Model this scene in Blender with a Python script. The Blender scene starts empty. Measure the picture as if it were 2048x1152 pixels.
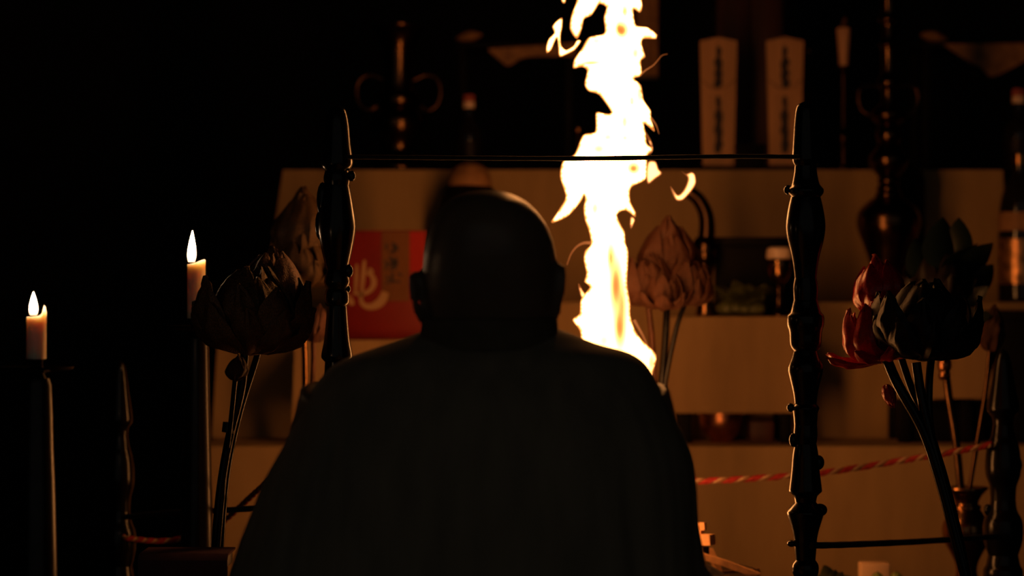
import bpy, bmesh, math, random
import numpy as np
from mathutils import Vector, Matrix, noise
from mathutils.geometry import delaunay_2d_cdt

random.seed(7)
scene = bpy.context.scene
COL = scene.collection
PI = math.pi

# ------------------------------------------------------------------ camera
F, CX, CY, CZ = 5000.0, 1024.0, 576.0, 1.0      # focal length in pixels of a 2048 px wide frame
cam_data = bpy.data.cameras.new('camera')
cam_data.sensor_width = 36.0
cam_data.lens = F / 2048 * 36.0
cam_data.clip_start = 0.05
cam_data.dof.use_dof = True
cam_data.dof.focus_distance = 3.6
cam_data.dof.aperture_fstop = 3.2
cam = bpy.data.objects.new('camera', cam_data)
COL.objects.link(cam)
cam.location = (0, 0, CZ)
cam.rotation_euler = (PI / 2, 0, 0)
scene.camera = cam

# ------------------------------------------------------------------ world and exposure
world = bpy.data.worlds.new('dim_hall')
scene.world = world
world.use_nodes = True
bg = world.node_tree.nodes['Background']
bg.inputs['Color'].default_value = (1.0, 0.97, 0.86, 1)
bg.inputs['Strength'].default_value = 0.045
scene.view_settings.view_transform = 'Standard'
scene.view_settings.look = 'None'
scene.view_settings.gamma = 1.0
scene.view_settings.use_curve_mapping = False
scene.view_settings.exposure = 0.0
FIRE_GAIN = 1.0

# ------------------------------------------------------------------ materials
def mat(name, color, rough=0.6, metal=0.0, var=0.25, scale=40.0, bump=0.0, stretch=(1, 1, 1), spec=0.5,
        sss=0.0, sss_radius=(1, .5, .25), sss_scale=0.01, coat=0.0):
    m = bpy.data.materials.new(name)
    m.use_nodes = True
    nt = m.node_tree
    b = nt.nodes['Principled BSDF']
    tc = nt.nodes.new('ShaderNodeTexCoord')
    mp = nt.nodes.new('ShaderNodeMapping')
    mp.inputs['Scale'].default_value = stretch
    nt.links.new(tc.outputs['Object'], mp.inputs['Vector'])
    nz = nt.nodes.new('ShaderNodeTexNoise')
    nz.inputs['Scale'].default_value = scale
    nz.inputs['Detail'].default_value = 4
    nt.links.new(mp.outputs['Vector'], nz.inputs['Vector'])
    rp = nt.nodes.new('ShaderNodeValToRGB')
    lo = [c * (1 - var) for c in color]
    hi = [min(1, c * (1 + var)) for c in color]
    rp.color_ramp.elements[0].position = 0.3
    rp.color_ramp.elements[1].position = 0.7
    rp.color_ramp.elements[0].color = (*lo, 1)
    rp.color_ramp.elements[1].color = (*hi, 1)
    nt.links.new(nz.outputs['Fac'], rp.inputs['Fac'])
    nt.links.new(rp.outputs['Color'], b.inputs['Base Color'])
    b.inputs['Roughness'].default_value = rough
    b.inputs['Metallic'].default_value = metal
    b.inputs['Specular IOR Level'].default_value = spec
    b.inputs['Coat Weight'].default_value = coat
    if sss:
        b.inputs['Subsurface Weight'].default_value = sss
        b.inputs['Subsurface Radius'].default_value = sss_radius
        b.inputs['Subsurface Scale'].default_value = sss_scale
    if bump:
        bp = nt.nodes.new('ShaderNodeBump')
        bp.inputs['Strength'].default_value = bump
        bp.inputs['Distance'].default_value = 0.004
        nt.links.new(nz.outputs['Fac'], bp.inputs['Height'])
        nt.links.new(bp.outputs['Normal'], b.inputs['Normal'])
    return m

def flame_mat(name, hot, cool, gain):
    """Emission driven by the 'core_heat' of the flame stored on its vertices (1 = core, 0 = thin fringe)."""
    m = bpy.data.materials.new(name)
    m.use_nodes = True
    nt = m.node_tree
    nt.nodes.remove(nt.nodes['Principled BSDF'])
    out = [n for n in nt.nodes if n.type == 'OUTPUT_MATERIAL'][0]
    at = nt.nodes.new('ShaderNodeAttribute')
    at.attribute_name = 'core_heat'
    mx = nt.nodes.new('ShaderNodeMix')
    mx.data_type = 'RGBA'
    mx.clamp_result = False
    pw = nt.nodes.new('ShaderNodeMath')
    pw.operation = 'POWER'
    pw.inputs[1].default_value = 2.6
    nt.links.new(at.outputs['Fac'], pw.inputs[0])
    nt.links.new(pw.outputs[0], mx.inputs['Factor'])
    mx.inputs[6].default_value = (*cool, 1)
    mx.inputs[7].default_value = (*hot, 1)
    em = nt.nodes.new('ShaderNodeEmission')
    em.inputs['Strength'].default_value = gain
    nt.links.new(mx.outputs[2], em.inputs['Color'])
    nt.links.new(em.outputs['Emission'], out.inputs['Surface'])
    return m

M = {
    'fire': flame_mat('goma_flame', (17.5, 6.5, 1.75), (0.9, 0.26, 0.045), FIRE_GAIN),
    'wisp': flame_mat('flame_wisp', (6.0, 2.1, 0.6), (0.35, 0.085, 0.018), FIRE_GAIN),
    'candle_flame': flame_mat('candle_flame', (52.0, 29.0, 15.0), (4.0, 2.2, 1.1), 1.0),
    'cloth': mat('altar_cloth', (0.36, 0.225, 0.095), 0.75, var=0.08, scale=9, bump=0.25, stretch=(3, 3, .6), spec=0.2),
    'cloth2': mat('table_cloth', (0.36, 0.220, 0.095), 0.75, var=0.07, scale=14, bump=0.2, stretch=(3, 3, .6), spec=0.2),
    'orange': mat('orange_band', (0.50, 0.13, 0.03), 0.7, var=0.12, scale=30),
    'black_lacquer': mat('black_lacquer', (0.004, 0.003, 0.003), 0.6, var=0.3, scale=20, spec=0.1),
    'post': mat('dark_turned_wood', (0.005, 0.004, 0.0035), 0.2, var=0.4, scale=60, bump=0.12, stretch=(1, 1, .25), spec=0.3),
    'dark_wood': mat('dark_wood', (0.02, 0.012, 0.008), 0.55, var=0.4, scale=14, bump=0.2, stretch=(6, 6, .4)),
    'red_wood': mat('reddish_wood', (0.075, 0.020, 0.011), 0.6, var=0.3, scale=10, bump=0.15, stretch=(8, 8, .3)),
    'wall': mat('dark_wall', (0.010, 0.008, 0.006), 0.8, var=0.3, scale=4),  # one near-black tone for walls and ceiling
    'floor': mat('dark_floor', (0.016, 0.010, 0.007), 0.5, var=0.3, scale=8, stretch=(6, .4, 1)),
    'tablet': mat('pale_wood', (0.55, 0.28, 0.12), 0.6, var=0.16, scale=12, bump=0.1, stretch=(7, 7, .4)),
    'ink': mat('black_ink', (0.022, 0.011, 0.009), 0.6, var=0.3, scale=60),
    'brass': mat('old_brass', (0.34, 0.165, 0.065), 0.22, metal=1.0, var=0.2, scale=25, bump=0.03),
    'bronze': mat('dark_bronze', (0.05, 0.027, 0.017), 0.28, metal=1.0, var=0.35, scale=30, bump=0.04),
    'bronze_hi': mat('aged_bronze', (0.10, 0.052, 0.026), 0.22, metal=1.0, var=0.35, scale=30, bump=0.03),
    'copper': mat('copper', (0.45, 0.19, 0.085), 0.3, metal=1.0, var=0.35, scale=60, bump=0.25),
    'iron': mat('black_iron', (0.02, 0.017, 0.016), 0.3, metal=0.6, var=0.3, scale=40, bump=0.03),
    'rope_black': mat('black_rope', (0.012, 0.008, 0.007), 0.8, var=0.3, scale=90),
    'rope_red': mat('red_strand', (0.22, 0.014, 0.012), 0.7, var=0.2, scale=120, spec=0.2),
    'rope_white': mat('pale_strand', (0.34, 0.22, 0.13), 0.7, var=0.15, scale=120, spec=0.2),
    'rope_tan': mat('tan_strand', (0.13, 0.06, 0.022), 0.7, var=0.2, scale=120, spec=0.2),
    'box_red': mat('red_card', (0.20, 0.010, 0.005), 0.5, var=0.12, scale=9, spec=0.2),
    'box_bright': mat('bright_red_card', (0.38, 0.012, 0.005), 0.5, var=0.08, scale=9, spec=0.2),
    'box_ochre': mat('ochre_card', (0.17, 0.062, 0.012), 0.5, var=0.12, scale=14, spec=0.2),
    'box_white': mat('cream_print', (0.42, 0.24, 0.11), 0.5, var=0.06, scale=14, spec=0.2),
    'gold_leaf': mat('gilded_lotus', (0.085, 0.042, 0.013), 0.5, metal=0.2, var=0.6, scale=45, bump=0.5),
    'brown_leaf': mat('old_gilt_lotus', (0.055, 0.018, 0.007), 0.5, metal=0.1, var=0.6, scale=55, bump=0.5, spec=0.3),
    'rose_leaf': mat('pinkish_gilt_lotus', (0.13, 0.047, 0.026), 0.45, metal=0.2, var=0.5, scale=45, bump=0.5),
    'red_lotus': mat('red_lacquer_lotus', (0.42, 0.008, 0.012), 0.3, metal=0.0, var=0.3, scale=30, bump=0.1, spec=0.4),
    'dark_lotus': mat('dark_lotus', (0.008, 0.004, 0.004), 0.5, var=0.3, scale=30, bump=0.1, spec=0.25),
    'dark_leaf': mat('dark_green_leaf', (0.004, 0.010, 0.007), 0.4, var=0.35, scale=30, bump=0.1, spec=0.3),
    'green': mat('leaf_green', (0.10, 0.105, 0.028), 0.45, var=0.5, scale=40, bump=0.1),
    'fruit': mat('green_fruit', (0.22, 0.26, 0.05), 0.4, var=0.2, scale=60),
    'wax': mat('candle_wax', (0.95, 0.74, 0.54), 0.45, var=0.04, scale=60, sss=1.0, sss_radius=(1.0, 0.5, 0.3), sss_scale=0.026),
    'wax_plain': mat('taper_wax', (0.66, 0.36, 0.20), 0.5, var=0.05, scale=60),
    'wick': mat('burnt_wick', (0.01, 0.008, 0.008), 0.9),
    'glass': mat('dark_bottle_glass', (0.010, 0.007, 0.005), 0.12, var=0.2, scale=20),
    'bottle_label': mat('gilt_bottle_label', (0.50, 0.24, 0.09), 0.3, metal=0.75, var=0.7, scale=60, bump=0.3),
    'cap_red': mat('red_cap', (0.45, 0.10, 0.08), 0.4, var=0.1),
    'cap_white': mat('pale_cap', (0.85, 0.62, 0.45), 0.35, var=0.06),
    'swag': mat('brown_brocade', (0.32, 0.155, 0.06), 0.7, var=0.3, scale=45, bump=0.2),
    'stick': mat('split_cedar_stick', (0.72, 0.36, 0.14), 0.6, var=0.2, scale=20, stretch=(3, 3, 3), bump=0.15),
    'char': mat('charred_wood', (0.03, 0.018, 0.013), 0.7, var=0.5, scale=60, bump=0.4),
    'skin': mat('skin', (0.20, 0.13, 0.085), 0.4, var=0.1, scale=30, sss=1.0, sss_radius=(1, .3, .15), sss_scale=0.010, spec=0.4),
    'robe': mat('dark_robe', (0.22, 0.18, 0.125), 0.85, var=0.15, scale=18, bump=0.2, stretch=(2, 2, .4), spec=0.25),
    'collar': mat('robe_collar', (0.11, 0.085, 0.055), 0.95, var=0.15, scale=50, spec=0.1),
    'purple': mat('dark_purple_cloth', (0.085, 0.043, 0.055), 0.95, var=0.2, scale=30, bump=0.2, spec=0.05),
    'tofu': mat('pale_offering', (0.95, 0.60, 0.33), 0.55, var=0.05, scale=30),
    'tatami': mat('tatami', (0.12, 0.09, 0.04), 0.8, var=0.2, scale=80, stretch=(1, 12, 1)),
}

# ------------------------------------------------------------------ helpers
def P(px, py, Y):
    """Point of the place at depth Y that the photograph shows at pixel (px, py)."""
    return Vector(((px - CX) * Y / F, Y, CZ + (CY - py) * Y / F))

def S(Y):
    return Y / F

def base_px(Y, z):
    return CY - (z - CZ) * F / Y

ORIGIN = {}

def thing(name, label, cat, loc, group=None):
    o = bpy.data.objects.new(name, None)
    o.empty_display_size = 0.05
    COL.objects.link(o)
    o.location = loc
    o['label'] = label
    o['category'] = cat
    if group:
        o['group'] = group
    ORIGIN[o] = Vector(loc)
    return o

def mesh_from(V, Fc, material, smooth=True, sharp=40, name='m'):
    me = bpy.data.meshes.new(name)
    me.from_pydata([tuple(v) for v in V], [], Fc)
    bm = bmesh.new()
    bm.from_mesh(me)
    bmesh.ops.recalc_face_normals(bm, faces=bm.faces)
    bm.to_mesh(me)
    bm.free()
    if smooth:
        me.polygons.foreach_set('use_smooth', [True] * len(me.polygons))
        me.set_sharp_from_angle(angle=math.radians(sharp))
    if material:
        me.materials.append(material)
    me.update()
    return me

def mk(name, geo, material, parent=None, smooth=True, sharp=40, label=None, cat=None, group=None, kind=None):
    """Link ONE mesh given in world coordinates, as a part of parent or as a top-level thing."""
    V, Fc = geo
    V = [Vector(v) for v in V]
    if parent is not None:
        org = ORIGIN[parent]
    else:
        n = len(V)
        org = Vector((sum(v.x for v in V) / n, sum(v.y for v in V) / n, min(v.z for v in V)))
    me = mesh_from([v - org for v in V], Fc, material, smooth, sharp, name)
    o = bpy.data.objects.new(name, me)
    COL.objects.link(o)
    if parent is not None:
        o.parent = parent
    else:
        o.location = org
    ORIGIN[o] = org
    if label: o['label'] = label
    if cat: o['category'] = cat
    if group: o['group'] = group
    if kind: o['kind'] = kind
    return o

def merge(*geos):
    V, Fc = [], []
    for g in geos:
        n = len(V)
        V += list(g[0])
        Fc += [tuple(i + n for i in f) for f in g[1]]
    return V, Fc

def box(x0, x1, y0, y1, z0, z1, b=0.0):
    if b <= 0:
        V = [(x, y, z) for z in (z0, z1) for y in (y0, y1) for x in (x0, x1)]
        return V, [(0, 2, 3, 1), (4, 5, 7, 6), (0, 1, 5, 4), (2, 6, 7, 3), (0, 4, 6, 2), (1, 3, 7, 5)]
    bm = bmesh.new()
    bmesh.ops.create_cube(bm, size=1)
    for v in bm.verts:
        v.co = Vector(((x0 + x1) / 2 + v.co.x * (x1 - x0), (y0 + y1) / 2 + v.co.y * (y1 - y0), (z0 + z1) / 2 + v.co.z * (z1 - z0)))
    bmesh.ops.bevel(bm, geom=list(bm.edges), offset=b, segments=2, profile=0.5, affect='EDGES')
    bm.verts.index_update()
    V = [v.co.copy() for v in bm.verts]
    Fc = [tuple(v.index for v in f.verts) for f in bm.faces]
    bm.free()
    return V, Fc

def pbox(x0, x1, y0, y1, Y, depth, b=0.0):
    """A box whose front face at depth Y spans the given pixels."""
    a, c = P(x0, y1, Y), P(x1, y0, Y)
    return box(a.x, c.x, Y, Y + depth, a.z, c.z, b)

def lathe(cx, cy, prof, seg=28, close=True):
    """prof: list of (r, z), from one end to the other."""
    V, Fc = [], []
    for r, z in prof:
        for k in range(seg):
            a = 2 * PI * k / seg
            V.append((cx + r * math.cos(a), cy + r * math.sin(a), z))
    for i in range(len(prof) - 1):
        for k in range(seg):
            k2 = (k + 1) % seg
            Fc.append((i * seg + k, i * seg + k2, (i + 1) * seg + k2, (i + 1) * seg + k))
    if close:
        Fc.append(tuple(range(seg)))
        Fc.append(tuple((len(prof) - 1) * seg + k for k in range(seg)))
    return V, Fc

def smooth_prof(pts, sub=3):
    """Catmull-Rom through profile points."""
    out = []
    n = len(pts)
    for i in range(n - 1):
        p0, p1, p2, p3 = pts[max(0, i - 1)], pts[i], pts[i + 1], pts[min(n - 1, i + 2)]
        for s in range(sub):
            t = s / sub
            q = []
            for a in range(len(p1)):
                q.append(0.5 * ((2 * p1[a]) + (-p0[a] + p2[a]) * t + (2 * p0[a] - 5 * p1[a] + 4 * p2[a] - p3[a]) * t * t
                                + (-p0[a] + 3 * p1[a] - 3 * p2[a] + p3[a]) * t ** 3))
            out.append(tuple(q))
    out.append(tuple(pts[-1]))
    return out

def plathe(px, Y, prof, seg=28, smooth=0):
    """prof: (py, half width in px)."""
    if smooth:
        prof = [(a, max(0.3, b)) for a, b in smooth_prof(prof, smooth)]
    c = P(px, 0, Y).x
    return lathe(c, Y, [(hw * S(Y), CZ + (CY - py) * S(Y)) for py, hw in prof], seg)

def tube(pts, rad, seg=10, flat=1.0):
    pts = [Vector(p) for p in pts]
    n = len(pts)
    if not hasattr(rad, '__len__'):
        rad = [rad] * n
    V, Fc = [], []
    up = None
    for i in range(n):
        t = (pts[min(n - 1, i + 1)] - pts[max(0, i - 1)]).normalized()
        if up is None:
            up = Vector((0, 1, 0)) if abs(t.y) < 0.9 else Vector((1, 0, 0))
        s = t.cross(up).normalized()
        up = s.cross(t).normalized()
        for k in range(seg):
            a = 2 * PI * k / seg
            V.append(pts[i] + (s * math.cos(a) + up * math.sin(a) * flat) * rad[i])
    for i in range(n - 1):
        for k in range(seg):
            k2 = (k + 1) % seg
            Fc.append((i * seg + k, i * seg + k2, (i + 1) * seg + k2, (i + 1) * seg + k))
    Fc.append(tuple(range(seg)))
    Fc.append(tuple((n - 1) * seg + k for k in range(seg)))
    return V, Fc

def spline(pts, sub=6):
    return [Vector(p) for p in smooth_prof([tuple(p) for p in pts], sub)]

def sphere(c, rx, ry, rz, seg=14, rings=8):
    V, Fc = lathe(0, 0, [(max(1e-4, math.sin(PI * i / rings)), -math.cos(PI * i / rings)) for i in range(rings + 1)], seg)
    return [(c[0] + x * rx, c[1] + y * ry, c[2] + z * rz) for x, y, z in V], Fc

def sheet(fn, nu, nv, thick):
    """Closed thin solid from a grid function fn(u, v) -> Vector, u and v in 0..1."""
    g = [[Vector(fn(i / (nu - 1), j / (nv - 1))) for i in range(nu)] for j in range(nv)]
    V, Fc = [], []
    nrm = []
    for j in range(nv):
        for i in range(nu):
            du = g[j][min(nu - 1, i + 1)] - g[j][max(0, i - 1)]
            dv = g[min(nv - 1, j + 1)][i] - g[max(0, j - 1)][i]
            nn = du.cross(dv)
            if nn.length < 1e-12:
                nn = Vector((0, 0, 1))
            nrm.append(nn.normalized())
    flat = [p for row in g for p in row]
    N = len(flat)
    V = [p + n * thick / 2 for p, n in zip(flat, nrm)] + [p - n * thick / 2 for p, n in zip(flat, nrm)]
    for j in range(nv - 1):
        for i in range(nu - 1):
            a, b, c, d = j * nu + i, j * nu + i + 1, (j + 1) * nu + i + 1, (j + 1) * nu + i
            Fc.append((a, b, c, d))
            Fc.append((d + N, c + N, b + N, a + N))
    rim = [i for i in range(nu)] + [j * nu + nu - 1 for j in range(1, nv)] + \
          [(nv - 1) * nu + i for i in range(nu - 2, -1, -1)] + [j * nu for j in range(nv - 2, 0, -1)]
    for k in range(len(rim)):
        a, b = rim[k], rim[(k + 1) % len(rim)]
        Fc.append((a, a + N, b + N, b))
    return V, Fc

def inside_and_dist(pts, poly):
    """For an (n, 2) array: inside flags and distances to the outline."""
    A = np.array(poly)
    B = np.roll(A, -1, axis=0)
    ins, dist = [], []
    for i in range(0, len(pts), 2000):
        p = pts[i:i + 2000, None, :]
        cr = (A[None, :, 1] > p[:, :, 1]) != (B[None, :, 1] > p[:, :, 1])
        dy = np.where(B[:, 1] == A[:, 1], 1e-9, B[:, 1] - A[:, 1])
        xi = (B[:, 0] - A[:, 0])[None] * (p[:, :, 1] - A[None, :, 1]) / dy[None] + A[None, :, 0]
        ins.append(((cr & (p[:, :, 0] < xi)).sum(1) % 2) == 1)
        d = B - A
        L = (d * d).sum(1)
        L[L == 0] = 1e-9
        t = np.clip(((p - A[None]) * d[None]).sum(2) / L[None], 0, 1)
        q = A[None] + t[:, :, None] * d[None]
        dist.append(np.sqrt(((p - q) ** 2).sum(2)).min(1))
    return np.concatenate(ins), np.concatenate(dist)

def inflate(poly, Y, step, maxd, fat=1.0, sway=0.0, thin=(), round_=True, heat_d=4.0):
    """A rounded solid with the given outline (pixels at depth Y). Returns geometry and per-vertex heat."""
    if round_:
        q = []
        n = len(poly)
        for i in range(n):
            p0, p1, p2, p3 = poly[i - 1], poly[i], poly[(i + 1) % n], poly[(i + 2) % n]
            seg = max(1, int(math.dist(p1, p2) / step))
            for s in range(seg):
                t = s / seg
                q.append(tuple(0.5 * ((2 * p1[a]) + (-p0[a] + p2[a]) * t * .8 + (2 * p0[a] - 5 * p1[a] + 4 * p2[a] - p3[a]) * t * t * .8
                               + (-p0[a] + 3 * p1[a] - 3 * p2[a] + p3[a]) * t ** 3 * .8 + (p2[a] - p1[a]) * 2 * .2 * t) for a in (0, 1)))
        poly = q
    xs = [p[0] for p in poly]
    ys = [p[1] for p in poly]
    pts = [Vector(p) for p in poly]
    nb = len(pts)
    cand = []
    y = min(ys)
    row = 0
    while y < max(ys):
        x = min(xs) + (step / 2 if row % 2 else 0)
        while x < max(xs):
            cand.append((x, y))
            x += step
        y += step * 0.87
        row += 1
    cand = np.array(cand)
    ins, dist = inside_and_dist(cand, poly)
    for c in cand[ins & (dist > step * .55)]:
        pts.append(Vector((float(c[0]), float(c[1]))))
    vs, es, fs, ov, oe, of = delaunay_2d_cdt(pts, [(i, (i + 1) % nb) for i in range(nb)], [], 1, 1e-5)
    edge_v = set()
    cnt = {}
    for f in fs:
        for a, b in zip(f, f[1:] + f[:1]):
            k = (min(a, b), max(a, b))
            cnt[k] = cnt.get(k, 0) + 1
    for (a, b), c in cnt.items():
        if c == 1:
            edge_v |= {a, b}
    _, dist = inside_and_dist(np.array([(v.x, v.y) for v in vs]), poly)
    front, back, V, heat = {}, {}, [], []
    for i, v in enumerate(vs):
        d = 0 if i in edge_v else min(float(dist[i]), maxd)
        t = fat * math.sqrt(max(0, 2 * maxd * d - d * d)) * S(Y)
        h = min(1, d / heat_d)
        for (hx, hy, rx, ry, am) in thin:
            e = ((v.x - hx) / rx) ** 2 + ((v.y - hy) / ry) ** 2
            k = am * math.exp(-e)
            h *= (1 - k)
            t *= (1 - 0.7 * k)
        wob = sway * math.sin(v.y * 0.017 + v.x * .01) + sway * 0.5 * math.sin(v.y * 0.041 + 1.3)
        p = P(v.x, v.y, Y)
        p.y = Y + wob
        if i in edge_v:
            front[i] = back[i] = len(V)
            V.append(p); heat.append(h)
        else:
            front[i] = len(V)
            V.append(p + Vector((0, -t, 0))); heat.append(h)
            back[i] = len(V)
            V.append(p + Vector((0, t, 0))); heat.append(h)
    Fc = []
    for f in fs:
        Fc.append(tuple(front[i] for i in f))
        Fc.append(tuple(back[i] for i in reversed(f)))
    return (V, Fc), heat

def set_heat(o, heat):
    a = o.data.attributes.new('core_heat', 'FLOAT', 'POINT')
    a.data.foreach_set('value', heat)

def ribbon(pts, Y, thick=0.0006, sub=5):
    """Flat brush stroke: points (px, py, width px) on a plane at depth Y."""
    q = smooth_prof(pts, sub)
    V, Fc = [], []
    n = len(q)
    for i, (x, y, w) in enumerate(q):
        a, b = q[max(0, i - 1)], q[min(n - 1, i + 1)]
        dx, dy = b[0] - a[0], b[1] - a[1]
        L = math.hypot(dx, dy) or 1
        nx, ny = -dy / L * w / 2, dx / L * w / 2
        for s in (1, -1):
            p = P(x + s * nx, y + s * ny, Y)
            V.append(p)
            V.append(p + Vector((0, -thick, 0)))
    for i in range(n - 1):
        a, b = i * 4, i * 4 + 4
        Fc += [(a + 1, a + 3, b + 3, b + 1), (a, b, b + 2, a + 2), (a, a + 1, b + 1, b), (a + 2, b + 2, b + 3, a + 3)]
    Fc += [(0, 2, 3, 1), (n * 4 - 4, n * 4 - 3, n * 4 - 1, n * 4 - 2)]
    return V, Fc

def struct(name, geo, m):
    return mk(name, geo, m, smooth=False, kind='structure')

# ------------------------------------------------------------------ the hall
struct('floor', box(-4, 4.5, -1.5, 9, -0.1, 0), M['floor'])
struct('wall_back', box(-4, 4.5, 9, 9.15, 0, 4), M['wall'])
struct('wall_left', box(-4.15, -4, -1.5, 9, 0, 4), M['wall'])
struct('wall_right', box(4.5, 4.65, -1.5, 9, 0, 4), M['wall'])
struct('ceiling', box(-4, 4.5, -1.5, 9, 4, 4.1), M['wall'])
struct('trim_1', box(-4, 4.5, 5.95, 6.15, 1.75, 2.0), M['dark_wood'])       # lintel above the inner altar, just over the frame

# ------------------------------------------------------------------ stepped altar under pale cloth
def cloth_tier(parent, x0t, x1t, x0b, x1b, ytop, Y, zb, depth, seed):
    zt = P(0, ytop, Y).z
    nx, nz = 90, 14
    V, Fc = [], []
    for j in range(nz):
        t = j / (nz - 1)
        a = P(x0t + (x0b - x0t) * t, 0, Y).x
        b = P(x1t + (x1b - x1t) * t, 0, Y).x
        for i in range(nx):
            u = i / (nx - 1)
            x = a + (b - a) * u
            y = Y - 0.004 * noise.noise(Vector((x * 9 + seed, t * 1.3, seed))) * (0.3 + t) - 0.012 * t
            V.append((x, y, zt + (zb - zt) * t))
    for j in range(nz - 1):
        for i in range(nx - 1):
            Fc.append((j * nx + i, j * nx + i + 1, (j + 1) * nx + i + 1, (j + 1) * nx + i))
    N = len(V)
    for j in (0, nz - 1):
        for i in range(nx):
            p = V[j * nx + i]
            V.append((p[0], Y + depth, p[2]))
    for i in range(nx - 1):
        Fc.append((i, i + 1, N + i + 1, N + i))
        Fc.append(((nz - 1) * nx + i, (nz - 1) * nx + i + 1, N + nx + i + 1, N + nx + i))
        Fc.append((N + i, N + i + 1, N + nx + i + 1, N + nx + i))
    Fc.append(tuple(j * nx for j in range(nz)) + (N + nx, N))
    Fc.append(tuple(j * nx + nx - 1 for j in range(nz)) + (N + nx + nx - 1, N + nx - 1))
    return mk('tier_cloth', (V, Fc), M['cloth'], parent, sharp=35)

Z1, Z2, Z3 = P(0, 340, 5.5).z, P(0, 605, 5.2).z, P(0, 893, 4.9).z
altar = thing('stepped_altar', 'stepped altar draped in pale yellowish cloth behind the fire', 'altar', (0.2, 5.5, 0))
cloth_tier(altar, 566, 2006, 528, 2010, 340, 5.5, Z2, 0.7, 1.0)
cloth_tier(altar, 440, 2130, 425, 2140, 605, 5.2, Z3, 1.0, 5.0)
cloth_tier(altar, 400, 2160, 380, 2170, 893, 4.9, 0.0, 1.3, 9.0)

# low cloth-hung offering tables that stand on the lowest step
def offering_table(x0, x1, ytop, ycl, Y, depth, label, band=None, flare=6):
    a, b = P(x0, 0, Y).x, P(x1, 0, Y).x
    zt, zc = P(0, ytop, Y).z, P(0, ycl, Y).z
    t = thing('offering_table', label, 'table', ((a + b) / 2, Y + depth / 2, Z3), 'cloth-hung offering tables')
    mk('tabletop', box(a + .004, b - .004, Y + .006, Y + depth, zt - .016, zt - .002, .002), M['dark_wood'], t)
    fl = flare * S(Y)
    def front(u, v):
        x = a - fl * v + (b - a + 2 * fl * v) * u
        return Vector((x, Y - .004 * v - .003 * noise.noise(Vector((x * 14, v, Y * 3))) * v, zt + (zc - zt) * v))
    mk('valance', sheet(front, 40, 8, .002), M['cloth2'], t)
    def top(u, v):
        return Vector((a + (b - a) * u, Y + depth * v, zt + .0005))
    mk('top_cloth', sheet(top, 6, 4, .002), M['cloth2'], t)
    lw = 34 * S(Y)
    for lx in (a + .02, b - .02 - lw):
        for ly in (Y + .012, Y + depth - .03):
            mk('leg', box(lx, lx + lw * .7, ly, ly + .022, Z3 + .0005, zt - .016, .002), M['black_lacquer'], t)
    if band:
        mk('band', pbox(band[0], band[1], band[2], band[3], Y - .0075, .001), M['orange'], t)
    return t, zt

_, ZT1 = offering_table(1340, 1616, 635, 826, 4.98, .17, 'cloth-hung offering table right of the fire carrying heaped greens')
_, ZT2 = offering_table(1780, 1978, 648, 797, 5.0, .17, 'cloth-hung offering table with an orange band at far right', band=(1902, 1976, 650, 690))
_, ZT3 = offering_table(590, 900, 682, 845, 4.98, .17, 'cloth-hung offering table under the red gift box')

# copper vessel under the first table
V = P(1446, 0, 5.0)
tv = thing('copper_bowl', 'hammered copper bowl standing under the offering table', 'bowl', (V.x, 5.045, Z3))
r = .044
mk('body', lathe(V.x, 5.045, [(r * .5, Z3 + .0008), (r * .55, Z3 + .008), (r * .85, Z3 + .02), (r, Z3 + .04), (r * .98, Z3 + .054), (r * .9, Z3 + .054), (r * .8, Z3 + .03), (r * .3, Z3 + .014)]), M['copper'], tv)
mk('rim', lathe(V.x, 5.045, [(r * .96, Z3 + .052), (r * 1.06, Z3 + .054), (r * 1.06, Z3 + .059), (r * .92, Z3 + .059)]), M['copper'], tv)
mk('lacquer_box', pbox(1500, 1548, 842, base_px(5.03, Z3 + .0008), 5.03, .06, .003), M['red_wood'], label='low reddish wooden box beside the copper bowl under the table', cat='box')
tb = thing('storage_box', 'long black box under the orange-banded table', 'box', (P(1890, 0, 5.03).x, 5.08, Z3))
mk('body', pbox(1804, 1955, 815, base_px(5.03, Z3 + .0008), 5.03, .09, .003), M['black_lacquer'], tb)
mk('lid', pbox(1800, 1959, 806, 816, 5.026, .098, .003), M['black_lacquer'], tb)

tb = thing('added_dark_box', 'tall black box added to darken the area under the large bottle at right frame edge', 'box', (P(2052, 0, 5.0).x, 5.07, Z3))  # black box added to make the area below the bottle dark
mk('body', pbox(1998, 2106, 640, base_px(5.0, Z3 + .0008), 5.0, .15, .003), M['black_lacquer'], tb)
mk('lid', pbox(1995, 2109, 622, 641, 4.997, .156, .003), M['black_lacquer'], tb)

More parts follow.
